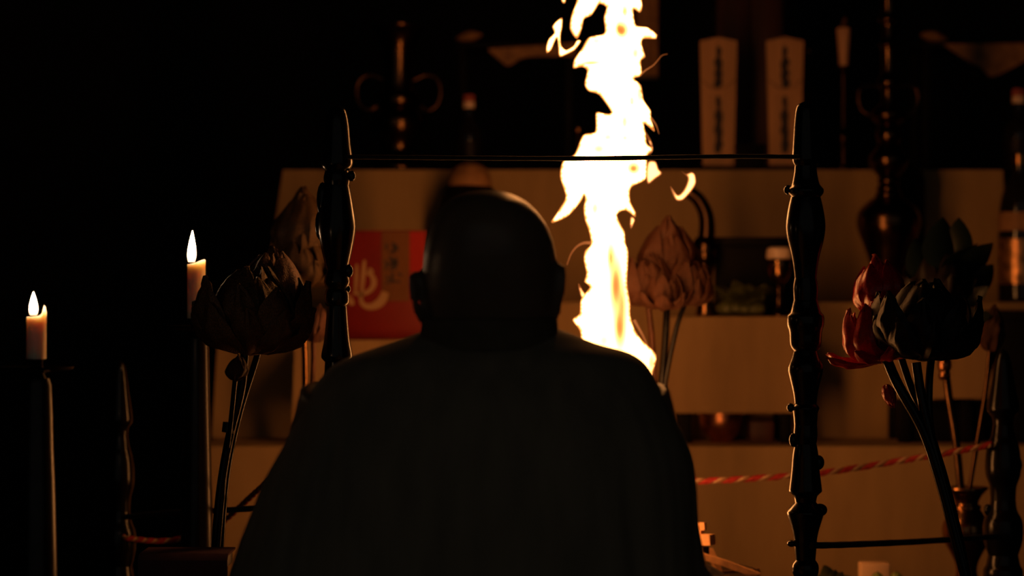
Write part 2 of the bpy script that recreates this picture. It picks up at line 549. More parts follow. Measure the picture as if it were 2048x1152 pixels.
# ------------------------------------------------------------------ red gift box
gb_Y = 5.04
gb = thing('gift_box', 'red gift box with cream brush character and ochre label strip', 'box', (P(765, 0, gb_Y).x, gb_Y + .03, ZT3 + .001))
zb = ZT3 + .0022
a, b = P(668, 0, gb_Y).x, P(853, 0, gb_Y).x
mk('carton', box(a, b, gb_Y, gb_Y + .06, zb, P(0, 461, gb_Y).z, .002), M['box_red'], gb)
mk('side_panel', pbox(818, 850, 463, 545, gb_Y - .0008, .001), M['box_bright'], gb)
mk('label_strip', pbox(763, 819, 463, 602, gb_Y - .0012, .0014), M['box_ochre'], gb)
for st in ([(729, 520, 5), (727, 545, 9), (724, 578, 7), (722, 600, 8), (729, 611, 10), (745, 613, 14), (762, 603, 18), (771, 584, 14)],
           [(714, 528, 4), (713, 555, 7), (711, 585, 5)],
           [(733, 545, 5), (744, 552, 9), (748, 566, 11), (741, 580, 9), (724, 588, 8), (706, 586, 5)],
           [(694, 590, 7), (701, 601, 12), (706, 610, 7)],
           [(738, 537, 6), (743, 543, 8), (744, 549, 4)]):
    mk('brush_stroke', ribbon(st, gb_Y - .0012), M['box_white'], gb)
for st in ([(772, 487, 3), (774, 494, 5), (772, 500, 3)], [(783, 486, 3), (791, 492, 8), (795, 502, 5)], [(776, 505, 3), (790, 503, 4)],
           [(778, 514, 5), (786, 522, 8), (784, 535, 6), (780, 542, 4)], [(792, 514, 4), (793, 528, 6), (789, 540, 4)],
           [(786, 545, 5), (784, 556, 6), (786, 566, 4)], [(772, 566, 4), (786, 563, 4), (801, 564, 4)], [(795, 547, 4), (804, 551, 5)], [(770, 520, 4), (774, 530, 5), (771, 540, 4)], [(776, 528, 4), (797, 526, 4)], [(788, 490, 5), (787, 508, 5)], [(773, 552, 4), (778, 560, 5)]):
    mk('brush_stroke', ribbon(st, gb_Y - .0018, sub=3), M['ink'], gb)

# ------------------------------------------------------------------ dark bottle with pale dome behind the head
Y = 5.36
t = thing('wrapped_jar', 'dark tall jar with pale domed wrapping on top, behind the head', 'jar', (P(941, 0, Y).x, Y, Z2))
yb = base_px(Y, Z2 + .0008)
mk('body', plathe(938, Y, [(yb, 55), (yb - 8, 60), (480, 62), (420, 60), (385, 52), (372, 44)], smooth=3), M['black_lacquer'], t)
mk('dome_cap', plathe(940, Y, [(380, 42), (366, 44), (350, 40), (335, 30), (327, 15), (325, .5)], smooth=3), M['swag'], t)

# ------------------------------------------------------------------ things on the top step
def handles(t, px, Y, side, pts, r, material):
    q = [P(px + side * x, y, Y) for x, y in pts]
    mk('handle', tube(spline(q, 5), r, 10), material, t)

Y = 5.62
yb = base_px(Y, Z1 + .001)
t = thing('altar_vase', 'tall two-handled dark bronze vase on top step at left', 'vase', (P(797, 0, Y).x, Y, Z1))
mk('body', plathe(797, Y, [(yb, 52), (yb - 10, 55), (318, 46), (300, 36), (282, 40), (262, 50), (243, 53), (226, 47), (214, 34)], 36, smooth=3), M['bronze_hi'], t)
mk('band', plathe(797, Y, [(216, 34), (210, 42), (200, 44), (190, 42), (184, 34)], 36, smooth=2), M['bronze_hi'], t)
mk('neck', plathe(797, Y, [(186, 33), (170, 30), (140, 29), (110, 31), (85, 37), (66, 47), (56, 55), (52, 56), (56, 50), (80, 32)], 36, smooth=3), M['bronze_hi'], t)
for s in (-1, 1):
    handles(t, 797, Y, s, [(30, 160), (55, 150), (76, 158), (84, 180), (78, 208), (60, 220), (44, 212)], .008, M['bronze'])

def bottle(px, Y, z, ytop, hw, label, capcols=True):
    yb = base_px(Y, z + .001)
    h = yb - ytop
    t = thing('bottle', label, 'bottle', (P(px, 0, Y).x, Y, z))
    g = mk('glass', plathe(px, Y, [(yb, hw * .9), (yb - 3, hw), (ytop + h * .55, hw), (ytop + h * .42, hw * .8), (ytop + h * .32, hw * .42), (ytop + h * .12, hw * .34)], smooth=3), M['glass'], t)
    mk('cap', plathe(px, Y, [(ytop + h * .17, hw * .42), (ytop + h * .09, hw * .44)]), M['cap_white'], t)
    mk('cap_top', plathe(px, Y, [(ytop + h * .085, hw * .44), (ytop + h * .02, hw * .44), (ytop, hw * .36)]), M['cap_red'], t)
    mk('label', plathe(px, Y, [(yb - h * .06, hw + .8), (ytop + h * .6, hw + .8)]), M['dark_lotus'], t)
    return t
bottle(938, 5.66, Z1, 190, 27, 'small dark bottle with red and white cap beside the bronze vase')
bottle(2037, 5.66, Z1, 178, 30, 'small dark bottle with red and white cap at right frame edge')

# big bottle on the second step at the right edge
Y = 5.34
yb = base_px(Y, Z2 + .001)
t = thing('large_bottle', 'large dark bottle with gilt label at right frame edge', 'bottle', (P(2040, 0, Y).x, Y, Z2))
mk('glass', plathe(2040, Y, [(yb, 40), (yb - 4, 43), (460, 43), (420, 41), (385, 34), (360, 20), (345, 15), (322, 14)], 36, smooth=3), M['glass'], t)
mk('label', plathe(2040, Y, [(568, 43.8), (478, 43.8)], 36), M['bottle_label'], t)
mk('neck_label', plathe(2040, Y, [(462, 43.6), (425, 42.8)], 36), M['swag'], t)
mk('cap', plathe(2040, Y, [(330, 17), (310, 17), (306, 13)], 20), M['brass'], t)

# prayer tablets
def tablet(x0, x1, label):
    Y = 5.6
    t = thing('prayer_tablet', label, 'tablet', (P((x0 + x1) / 2, 0, Y).x, Y, Z1), 'pale prayer tablets on the top step')
    c = (x0 + x1) / 2
    w = (x1 - x0) / 2
    poly = [(c - w, 82), (c, 74), (c + w, 82), (c + w * .84, base_px(Y, Z1 + .012)), (c - w * .84, base_px(Y, Z1 + .012))]
    V = [P(x, y, Y) for x, y in poly] + [P(x, y, Y) + Vector((0, .014, 0)) for x, y in poly]
    n = len(poly)
    mk('board', (V, [tuple(range(n)), tuple(range(2 * n - 1, n - 1, -1))] + [(i, (i + 1) % n, n + (i + 1) % n, n + i) for i in range(n)]), M['tablet'], t, smooth=False)
    zf = Z1 + .012
    mk('foot', box(P(c - w - 4, 0, Y).x, P(c + w + 4, 0, Y).x, Y - .02, Y + .03, Z1 + .0005, zf + .002, .002), M['black_lacquer'], t)
    rnd = random.Random(int(c))
    y = 94
    for k, (ya, yb2) in enumerate([(93, 118), (116, 140), (138, 160), (158, 176), (192, 222), (220, 250), (248, 280), (278, 306)]):
        ww = 11 if k in (0, 4) else 18
        mk('brush_stroke', ribbon([(c + rnd.uniform(-1, 1), ya, ww * .6), (c + rnd.uniform(-2, 2), (ya + yb2) / 2 - 3, ww), (c + rnd.uniform(-2, 2), (ya + yb2) / 2 + 4, ww * .8), (c, yb2, ww * .7)], Y - .0006, sub=3), M['ink'], t)
    for s in (-1, 1):
        mk('cord', ribbon([(c + s * w * .9, 160, 3), (c + s * w * .5, 172, 3), (c, 179, 4)], Y - .0014, sub=3), M['swag'], t)
    mk('cord', ribbon([(c - w * .9, 184, 7), (c, 183, 8), (c + w * .9, 184, 7)], Y - .0022, sub=3), M['tablet'], t)
tablet(1400, 1474, 'pale wooden prayer tablet with ink writing, nearer the flame')
tablet(1533, 1607, 'pale wooden prayer tablet with ink writing, partly behind the dark post')
t = thing('black_stand', 'small black stand between the two prayer tablets', 'stand', (P(1502, 0, 5.6).x, 5.6, Z1))
mk('block', pbox(1474, 1530, 296, base_px(5.58, Z1 + .001), 5.58, .05, .003), M['black_lacquer'], t)
mk('top_board', pbox(1470, 1534, 289, 296, 5.575, .06, .002), M['black_lacquer'], t)

# reddish cabinet behind the tablets, hanging strip beside the flame
t = thing('shrine_cabinet', 'reddish brown wooden shrine cabinet behind the prayer tablets', 'cabinet', (P(1500, 0, 6.0).x, 6.0, Z1))
mk('frame', box(P(1436, 0, 6).x, P(1566, 0, 6).x, 6.02, 6.13, Z1 + .001, 1.73, .003), M['red_wood'], t)
for xa, xb in ((1444, 1499), (1503, 1558)):
    d = mk('door', box(P(xa, 0, 6).x, P(xb, 0, 6).x, 6.0, 6.02, Z1 + .02, 1.71, .003), M['red_wood'], t)
    mk('panel', box(P(xa + 10, 0, 6).x, P(xb - 10, 0, 6).x, 5.996, 6.0, Z1 + .04, 1.69, .0015), M['red_wood'], d)
t = thing('hanging_banner', 'narrow brown cloth banner hanging behind the top of the flame', 'banner', (P(1296, 0, 5.92).x, 5.92, P(0, 155, 5.92).z))
def ban(u, v):
    q = P(1274 + 42 * u, 155, 5.92)
    return Vector((q.x, 5.93 + .004 * math.sin(u * 9 + v * 3), q.z + (1.95 - q.z) * v))
mk('cloth', sheet(ban, 12, 10, .003), M['swag'], t)
mk('weight', pbox(1272, 1318, 152, 158, 5.92, .012, .002), M['dark_wood'], t)

# two side tables with hanging cloth points (dark stands, pale brown cloth)
def cloth_point_table(x0, x1, ytop, pts, label):
    Y = 5.86
    zt = P(0, ytop, Y).z
    a, b = P(x0, 0, Y).x, P(x1, 0, Y).x
    t = thing('altar_stand', label, 'stand', ((a + b) / 2, Y + .1, Z1), 'dark stands with cloth points')
    mk('top_board', box(a, b, Y, Y + .2, zt - .012, zt, .002), M['black_lacquer'], t)
    for lx in (a + .004, b - .024):
        for ly in (Y + .006, Y + .17):
            mk('leg', box(lx, lx + .02, ly, ly + .02, Z1 + .0005, zt - .012, .002), M['black_lacquer'], t)
    V = [P(x, y, Y - .004) for x, y in pts] + [P(x, y, Y - .004) + Vector((0, .002, 0)) for x, y in pts]
    n = len(pts)
    mk('cloth_point', (V, [tuple(range(n)), tuple(range(2 * n - 1, n - 1, -1))] + [(i, (i + 1) % n, n + (i + 1) % n, n + i) for i in range(n)]), M['swag'], t, smooth=False)
    g = [(x, y + 2, 2.2) for x, y in pts[1:-1]]
    return t
cloth_point_table(912, 1150, 84, [(1150, 86), (975, 98), (990, 112), (1006, 126), (1016, 132), (1028, 126), (1042, 116), (1060, 113), (1150, 112)], 'black stand draped with brown cloth point, left of the flame')
cloth_point_table(1842, 2100, 84, [(2100, 86), (1886, 88), (1912, 106), (1942, 126), (1962, 134), (1980, 154), (1996, 150), (2020, 138), (2050, 122), (2100, 100)], 'black stand draped with brown cloth point at upper right')
def bundle(px, py, tilt, label):
    Y = 5.9
    c = P(px, py, Y)
    zt = P(0, 84, 5.86).z
    def f(u, v):
        a = u * 2 * PI
        rr = (.006 + .022 * math.sin(PI * min(1, v * 1.05))) 
        return Vector((c.x + (v - .5) * .062, Y + rr * math.cos(a), zt + .012 + rr * .55 * math.sin(a) + .01 * (tilt * (v - .5))))
    V, Fc = [], []
    for j in range(9):
        for i in range(14):
            V.append(f(i / 14, j / 8))
    zmin = min(v[2] for v in V)
    V = [Vector((v[0], v[1], v[2] + zt + .0005 - zmin)) for v in V]
    for j in range(8):
        for i in range(14):
            Fc.append((j * 14 + i, j * 14 + (i + 1) % 14, (j + 1) * 14 + (i + 1) % 14, (j + 1) * 14 + i))
    Fc += [tuple(range(14)), tuple(8 * 14 + i for i in range(14))]
    mk('folded_cloth', (V, Fc), M['swag'], label=label, cat='cloth')
bundle(938, 78, 1, 'small folded brown cloth lying on the black stand left of flame')
bundle(1868, 80, -1, 'small folded brown cloth lying on the black stand at upper right')

# taper candle that widens upward on a slim dark candlestick
Y = 5.6
yb = base_px(Y, Z1 + .001)
t = thing('candlestick', 'slim dark candlestick holding the unlit flared candle', 'candlestick', (P(1687, 0, Y).x, Y, Z1))
mk('foot', plathe(1687, Y, [(yb, 24), (yb - 6, 24), (yb - 14, 12)], smooth=2), M['bronze'], t)
mk('stem', plathe(1687, Y, [(yb - 12, 7), (300, 6), (285, 10), (270, 12), (255, 7), (160, 5), (145, 8), (136, 12), (132, 12)], smooth=3), M['bronze'], t)
c = thing('flared_candle', 'unlit pale candle flaring upward on slim dark candlestick', 'candle', P(1687, 131.5, Y))
mk('wax', plathe(1687, Y, [(131.5, 9), (110, 10), (80, 12.5), (60, 14.5), (56, 13)], 20), M['wax_plain'], c)
mk('wick', tube([P(1687, 57, Y), P(1688, 46, Y), P(1691, 36, Y)], [.006, .005, .003], 8), M['rope_tan'], c)

# slender brass stands with ball finials
def finial_stand(px, Y, ytop, label, r=6):
    yb = base_px(Y, Z1 + .001)
    t = thing('finial_stand', label, 'stand', (P(px, 0, Y).x, Y, Z1), 'slender metal stands with ball finials')
    mk('foot', plathe(px, Y, [(yb, 14), (yb - 5, 13), (yb - 9, 4)], 16), M['bronze'], t)
    mk('rod', plathe(px, Y, [(yb - 7, 2.6), (ytop + 10, 2.2)], 10), M['bronze'], t)
    mk('finial', sphere(P(px, ytop + 6, Y), r * S(Y), r * S(Y), r * 1.15 * S(Y)), M['brass'], t)
finial_stand(1617, 5.68, 96, 'slender stand with shiny ball finial beside the right prayer tablet', 7)
finial_stand(1156, 5.64, 253, 'short slender stand with brass ball finial left of the flame', 8)

# ------------------------------------------------------------------ tall brass two-handled vase stand in front (second step)
Y = 5.3
yb = base_px(Y, Z2 + .001)
t = thing('brass_pagoda_vase', 'very tall slender brass vase of stacked rings and two handles', 'vase', (P(1777, 0, Y).x, Y, Z2))
mk('foot', plathe(1777, Y, [(yb, 58), (yb - 8, 58), (yb - 16, 44), (570, 34), (545, 34)], 36, smooth=2), M['bronze_hi'], t)
mk('body', plathe(1777, Y, [(548, 32), (520, 40), (490, 50), (462, 61), (440, 64), (420, 58), (404, 42), (396, 30)], 36, smooth=3), M['bronze_hi'], t)
for ya, yb2, w in ((398, 384, 27), (386, 370, 24), (372, 352, 22)):
    mk('ring', plathe(1777, Y, [(ya, w - 5), ((ya * 2 + yb2) / 3, w), ((ya + yb2 * 2) / 3, w), (yb2, w - 5)], 30, smooth=2), M['bronze_hi'], t)
mk('bulb', plathe(1777, Y, [(356, 18), (340, 32), (326, 39), (314, 39), (300, 30), (288, 20)], 36, smooth=3), M['bronze_hi'], t)
mk('collar', plathe(1777, Y, [(290, 19), (280, 25), (270, 27), (260, 24), (250, 19)], 30, smooth=2), M['bronze_hi'], t)
mk('shoulder', plathe(1777, Y, [(252, 18), (242, 32), (230, 37), (220, 32), (212, 20)], 30, smooth=2), M['bronze_hi'], t)
mk('neck', plathe(1777, Y, [(214, 18), (196, 15), (180, 16), (172, 22), (164, 24), (156, 20), (148, 15), (120, 14), (98, 16), (90, 20), (82, 15), (60, 13), (48, 14), (42, 22), (36, 22), (30, 17), (0, 18), (-60, 24), (-110, 40), (-120, 44)], 30, smooth=3), M['bronze_hi'], t)
for s in (-1, 1):
    handles(t, 1777, Y, s, [(14, 176), (34, 170), (54, 176), (60, 196), (54, 218), (38, 230), (26, 228)], .0055, M['bronze'])
t = thing('dark_jar', 'plain dark cylindrical jar behind the tall brass vase', 'jar', (P(1822, 0, 5.42).x, 5.42, Z2))
yb = base_px(5.42, Z2 + .001)
mk('body', plathe(1818, 5.42, [(yb, 30), (yb - 6, 32), (360, 32), (350, 26)], 28), M['black_lacquer'], t)
mk('lid', plathe(1818, 5.42, [(352, 28), (344, 28), (338, 10), (330, 6), (326, 2)], 28), M['black_lacquer'], t)

# ------------------------------------------------------------------ offerings on the table right of the fire
Y = 5.05
yb = base_px(Y, ZT1 + .002)
t = thing('spouted_ewer', 'dark bronze ewer with curved neck and brass rings', 'ewer', (P(1410, 0, Y).x, Y, ZT1 + .002))
mk('body', plathe(1410, Y, [(yb, 18), (yb - 6, 19), (600, 14), (570, 13), (545, 16), (530, 20)], 26, smooth=3), M['brass'], t)
mk('bulb', plathe(1410, Y, [(532, 17), (518, 24), (500, 27), (484, 24), (474, 17)], 26, smooth=3), M['bronze_hi'], t)
mk('neck', tube(spline([P(1412, 480, Y), P(1414, 450, Y), P(1410, 424, Y), P(1396, 398, Y), P(1378, 384, Y)], 5), [17 * S(Y) * (1 - .012 * i) for i in range(21)], 14), M['bronze'], t)
Y = 5.1
t = thing('lacquer_casket', 'wide black lacquer casket behind the heaped greens', 'box', (P(1500, 0, Y).x, Y + .02, ZT1 + .002))
yb = base_px(Y, ZT1 + .0022)
mk('body', pbox(1432, 1608, 492, yb, Y, .045, .003), M['black_lacquer'], t)
mk('lid', pbox(1428, 1612, 474, 492, Y - .003, .05, .003), M['black_lacquer'], t)
Y = 5.035
yb = base_px(Y, ZT1 + .002)
t = thing('covered_cup', 'small dark bronze cup with pale lid beside the dark post', 'cup', (P(1558, 0, Y).x, Y, ZT1 + .002))
mk('foot', plathe(1558, Y, [(yb, 22), (yb - 6, 20), (612, 10), (580, 8), (566, 12)], 24, smooth=2), M['bronze_hi'], t)
mk('bowl', plathe(1558, Y, [(568, 10), (556, 20), (540, 24), (522, 25), (518, 22)], 24, smooth=2), M['brass'], t)
mk('lid', plathe(1558, Y, [(517, 25), (512, 26), (498, 24), (494, 18)], 24), M['cap_white'], t)

def leaf_mesh(L, W, bend, seed):
    rnd = random.Random(seed)
    w0 = rnd.uniform(.8, 1.1)
    def f(u, v):
        ww = W * w0 * (math.sin(PI * min(1, v ** .75)) ** .8 + .04)
        x = (u - .5) * 2
        return Vector((x * ww, -bend * L * v * v + .18 * ww * x * x, L * v * (1 - .25 * bend * v)))
    return mesh_from(*sheet(f, 7, 9, .0014), None, name='leaf')
LEAVES = [leaf_mesh(1, .30, b, i) for i, b in enumerate((.2, .5, .8, 1.0))]

def place(me, name, parent, material, loc, rot, sc):
    """Instance of shared piece data under parent (world loc, euler rot, scale)."""
    key = (me.name, material.name)
    if key not in MCACHE:
        m2 = me.copy()
        m2.materials.clear()
        m2.materials.append(material)
        MCACHE[key] = m2
    o = bpy.data.objects.new(name, MCACHE[key])
    COL.objects.link(o)
    o.parent = parent
    o.matrix_local = Matrix.Translation(Vector(loc) - ORIGIN[parent]) @ rot.to_4x4() @ Matrix.Diagonal((*([sc] * 3 if not hasattr(sc, '__len__') else sc), 1))
    return o
MCACHE = {}

t = thing('greens_heap', 'heap of leafy green offerings on the cloth-hung table', 'vegetables', (P(1500, 0, 5.03).x, 5.03, ZT1 + .002))
core = []
for i in range(4):
    core.append(sphere((P(1456 + i * 18, 0, 5.02).x, 5.03, ZT1 + .017), .024, .02, .0145, 12, 8))
for i, g in enumerate(core):
    mk('bundle', g, M['green'], t)
rnd = random.Random(3)
for i in range(46):
    px = rnd.uniform(1450, 1520)
    c = P(px, 0, 5.02)
    rot = Matrix.Rotation(rnd.uniform(0, 2 * PI), 3, 'Z') @ Matrix.Rotation(rnd.uniform(.1, .75), 3, 'X')
    place(LEAVES[i % 4], 'leaf', t, M['green'], (c.x, 5.03 + rnd.uniform(-.012, .012), ZT1 + rnd.uniform(.012, .028)), rot, rnd.uniform(.040, .068))

# ------------------------------------------------------------------ goma altar platform, hearth and sticks
ZA = 0.42
ax0, ax1, ay0, ay1 = -0.74, 0.93, 3.58, 4.56
t = thing('fire_altar', 'low square dark wooden fire altar under the hearth', 'altar', ((ax0 + ax1) / 2, (ay0 + ay1) / 2, 0))
mk('top_board', box(ax0, ax1, ay0, ay1, ZA - .03, ZA, .004), M['dark_wood'], t)
mk('body', box(ax0 + .05, ax1 - .05, ay0 + .05, ay1 - .05, .04, ZA - .03, .004), M['dark_wood'], t)
mk('base_board', box(ax0, ax1, ay0, ay1, 0.0005, .04, .004), M['dark_wood'], t)
HX, HY = P(1262, 0, 4.1).x, 4.1
t = thing('hearth_cauldron', 'round black iron hearth under the ritual fire', 'hearth', (HX, HY, ZA))
mk('bowl', lathe(HX, HY, [(.10, ZA + .0005), (.11, ZA + .02), (.16, ZA + .06), (.185, ZA + .10), (.18, ZA + .105), (.15, ZA + .075), (.05, ZA + .05), (.001, ZA + .05)], 40), M['iron'], t)
mk('rim', lathe(HX, HY, [(.176, ZA + .102), (.21, ZA + .106), (.212, ZA + .116), (.176, ZA + .116)], 40), M['iron'], t)

def stick(p0, p1, w, h, label, material=None):
    """A split square stick with a slightly skewed end."""
    p0, p1 = Vector(p0), Vector(p1)
    d = (p1 - p0).normalized()
    s = d.cross(Vector((0, 0, 1)))
    s = s.normalized() if s.length > 1e-3 else Vector((1, 0, 0))
    u = s.cross(d).normalized()
    V = []
    for p, k in ((p0, 1.0), ((p0 + p1) / 2 + u * h * .15, 1.04), (p1, .9)):
        for a, b in ((-1, -1), (1, -1), (1, 1), (-1, 1)):
            V.append(p + s * a * w / 2 * k + u * b * h / 2 * (k if b > 0 else 1))
    Fc = [(0, 1, 2, 3), (8, 11, 10, 9)]
    for r_ in (0, 4):
        for i in range(4):
            Fc.append((r_ + i, r_ + (i + 1) % 4, r_ + 4 + (i + 1) % 4, r_ + 4 + i))
    return mk('wooden_stick', (V, Fc), material or M['stick'], smooth=False, label=label, cat='stick', group='wooden sticks fed to the fire')

SY = 3.97
stick(P(1300, 1085, 4.15), P(1425, 1079, 4.08), .02, .018, 'thick pale stick whose square end glows orange beside the robe')
stick(P(1310, 1058, 4.17), P(1411, 1052, 4.13), .012, .012, 'short stick lying on top of the glowing stack')
stick(P(1330, 1068, 4.14), P(1405, 1066, 4.10), .014, .009, 'thin flat stick under the topmost stick of the stack')
stick(P(1330, 1107, 4.14), P(1412, 1106, 4.09), .022, .022, 'charred dark stick under the glowing stack', M['char'])
stick(P(1385, 1106, 4.08), P(1520, 1152, 4.05), .010, .010, 'long pale stick sloping down to the right from the stack')
stick(P(1418, 1100, 4.14), P(1440, 1150, 4.10), .010, .010, 'short pale stick leaning steeply beside the long sloping one')
stick(P(1380, 1150, 4.05), P(1520, 1138, 4.11), .003, .003, 'hair-thin splinter curving out above the hearth rim')
stick(P(1398, 1128, 4.07), P(1452, 1156, 4.05), .009, .009, 'charred short stick beside the hearth rim', M['char'])
for k in range(4):
    a = k * PI / 2 + .4
    stick((HX + .13 * math.cos(a), HY + .13 * math.sin(a), ZA + .092 + .017 * k), (HX - .13 * math.cos(a + .25), HY - .13 * math.sin(a + .25), ZA + .098 + .019 * k), .018, .016,
          ['burning stick lowest in the hearth', 'burning stick second from the bottom in the hearth', 'burning stick third from the bottom in the hearth', 'burning stick uppermost in the hearth'][k], M['char'])

# ------------------------------------------------------------------ the fire
FY = 4.1
fire = thing('ritual_fire', 'tall blazing white-orange flame rising from the hearth', 'fire', (HX, FY, ZA + .06))
main = [(1284, 0), (1285, 14), (1280, 24), (1268, 16), (1268, 31), (1273, 50), (1296, 54), (1315, 69), (1313, 77), (1286, 77), (1284, 90), (1291, 113),
        (1282, 120), (1284, 149), (1268, 156), (1282, 170), (1287, 201), (1300, 222), (1301, 240), (1308, 264), (1287, 248), (1291, 271), (1293, 288), (1305, 299),
        (1296, 309), (1294, 321), (1291, 358), (1262, 375), (1260, 401), (1272, 425), (1272, 434), (1251, 420), (1234, 429), (1244, 453), (1250, 463), (1252, 488),
        (1257, 505), (1254, 567), (1260, 606), (1260, 630), (1268, 658), (1282, 679), (1312, 710), (1306, 746), (1298, 790), (1316, 830), (1326, 880), (1312, 915), (1336, 960), (1352, 1020), (1340, 1060), (1356, 1090), (1330, 1112), (1290, 1104), (1262, 1118),
        (1228, 1104), (1196, 1114), (1172, 1090), (1184, 1050), (1162, 1000), (1172, 950), (1146, 905), (1164, 870), (1150, 820), (1164, 780), (1148, 730), (1161, 668), (1145, 640), (1159, 628), (1162, 599), (1180, 574), (1169, 564), (1173, 547), (1168, 519),
        (1171, 501), (1183, 488), (1178, 460), (1170, 439), (1167, 415), (1170, 401), (1168, 390), (1161, 404), (1136, 432), (1105, 446), (1102, 444), (1119, 418), (1131, 394),
        (1120, 354), (1126, 323), (1149, 309), (1166, 271), (1190, 264), (1192, 226), (1209, 228), (1223, 226), (1199, 189), (1178, 181), (1170, 167), (1175, 139), (1164, 132), (1147, 135),
        (1149, 118), (1164, 97), (1178, 75), (1209, 66), (1208, 35), (1213, 14), (1199, 7), (1192, 17), (1182, 31), (1168, 38), (1164, 56), (1154, 78), (1140, 59), (1143, 31), (1154, 0),
        (1165, -60), (1190, -120), (1225, -200), (1250, -130), (1275, -60)]
thin = [(1243, 62, 10, 13, .97), (1237, 58, 4, 8, .8), (1231, 572, 11, 50, .86), (1238, 655, 10, 36, .84), (1221, 515, 6, 24, .7), (1244, 610, 7, 40, .6), (1192, 84, 8, 5, .35), (1270, 108, 5, 9, .5),
        (1247, 247, 4, 12, .5), (1196, 300, 10, 7, .45), (1214, 277, 7, 5, .4), (1248, 279, 5, 5, .4), (1189, 418, 5, 11, .45), (1262, 205, 3, 8, .6), (1278, 190, 5, 18, .4),
        (1249, 24, 4, 9, .75), (1182, 126, 16, 2.5, .7), (1266, 338, 10, 9, .9), (1302, 725, 6, 18, .55), (1257, 560, 4, 60, .45), (1206, 680, 10, 12, .3), (1262, 800, 12, 40, .8), (1205, 850, 9, 36, .75), (1290, 930, 12, 40, .8), (1230, 960, 9, 34, .8), (1205, 1040, 12, 30, .8), (1300, 1050, 12, 26, .8), (1255, 1070, 10, 22, .85)]
g, h = inflate(main, FY, 5.0, 55, fat=.8, sway=.012, thin=thin, heat_d=3.5)
o = mk('flame', g, M['fire'], fire, sharp=180)
set_heat(o, h)
tongues = [
    ([(1124, 36), (1112, 44), (1105, 54), (1109, 66), (1098, 78), (1093, 92), (1093, 106), (1102, 100), (1108, 86), (1114, 76), (1117, 95), (1119, 113), (1134, 108), (1150, 99), (1162, 82), (1154, 81), (1147, 92), (1132, 100), (1122, 90), (1121, 70), (1124, 54)], 'fire', 4.12, 3),
    ([(1184, 0), (1176, -20), (1140, -40), (1122, -14), (1124, 4), (1130, 6), (1134, -10), (1150, -16), (1162, 4)], 'fire', 4.12, 4),
    ([(1362, 342), (1372, 348), (1383, 344), (1390, 349), (1392, 366), (1383, 382), (1366, 400), (1353, 401), (1345, 388), (1341, 372), (1355, 390), (1366, 382), (1374, 366), (1375, 354)], 'wisp', 4.09, 4),
    ([(1296, 324), (1311, 323), (1317, 338), (1324, 347), (1310, 358), (1296, 368), (1292, 350)], 'wisp', 4.12, 4),
    ([(1164, 598), (1158, 578), (1157, 566), (1166, 582), (1176, 592), (1176, 602)], 'wisp', 4.11, 3),
    ([(1270, 440), (1262, 432), (1260, 447), (1262, 458)], 'wisp', 4.11, 3),
    ([(1290, 262), (1302, 282), (1306, 300), (1298, 310), (1301, 296), (1296, 280)], 'wisp', 4.12, 3),
]
for cx_, top, yy, w in ((1200, 930, 4.04, 26), (1300, 900, 4.16, 28), (1245, 860, 4.19, 30), (1265, 980, 4.02, 24), (1320, 1000, 4.07, 20), (1185, 1010, 4.14, 20)):
    tongues.append(([(cx_ - w * .9, 1110), (cx_ - w * 1.05, 1070), (cx_ - w * .7, (top + 1090) / 2), (cx_ - w * .8, top + 60), (cx_ - w * .2, top + 30), (cx_ + 4, top), (cx_ + w * .3, top + 50),
                     (cx_ + w * .75, top + 80), (cx_ + w * .6, (top + 1100) / 2), (cx_ + w, 1080), (cx_ + w * .7, 1112)], 'fire', yy, 5))
for poly, mt, yy, hd in tongues:
    g, h = inflate(poly, yy, 3.0, 12, fat=.9, sway=.002, heat_d=hd)
    o = mk('flame_tongue', g, M[mt], fire, sharp=180)
    set_heat(o, h)
for pts, r0 in (([(1280, 150), (1292, 140), (1306, 131), (1316, 120), (1324, 111), (1335, 108)], 1.6),
                ([(1182, 486), (1168, 486), (1154, 493), (1142, 508), (1134, 530)], 3.2),
                ([(1268, 640), (1284, 668), (1294, 690), (1297, 706)], 3.0),
                ([(1302, 236), (1312, 250), (1318, 268)], 2.0)):
    q = spline([P(x, y, 4.1) for x, y in pts], 4)
    rr = [r0 * S(4.1) * (1 - .75 * i / (len(q) - 1)) for i in range(len(q))]
    o = mk('flame_wisp', tube(q, rr, 8), M['wisp'], fire, sharp=180)
    set_heat(o, [0.25 * (1 - i // 8 / len(q)) for i in range(len(o.data.vertices))])

# ------------------------------------------------------------------ turned posts and ropes of the fire altar
def turned_post(px, Y, prof, knobs, label, name='altar_post', petals=()):
    t = thing(name, label, 'post', (P(px, 0, Y).x, Y, ZA), 'dark turned posts of the fire altar')
    yb = base_px(Y, ZA + .0005)
    # the shaft is split at its narrow waists into turned sections
    sec, cur = [], []
    for k, (y, hw) in enumerate(prof):
        cur.append((y, hw))
        if 0 < k < len(prof) - 1 and hw < prof[k - 1][1] and hw <= prof[k + 1][1] and len(cur) > 2:
            sec.append(cur)
            cur = [(y, hw)]
    sec.append(cur)
    sec[-1] = sec[-1] + [(yb - 30, 30), (yb - 12, 46), (yb, 48)]
    for i, s in enumerate(sec):
        if i:
            s = [(s[0][0] - 2, s[0][1] - 1)] + s
        mk('finial' if i == 0 else 'turned_section', plathe(px, Y, s, 26, smooth=3), M['post'], t)
    for (kx, ky, kr, kh) in knobs:
        c = P(kx, ky, Y)
        mk('knob', sphere(c, kr * S(Y), kr * S(Y), kh * S(Y), 12, 8), M['post'], t)
    return t

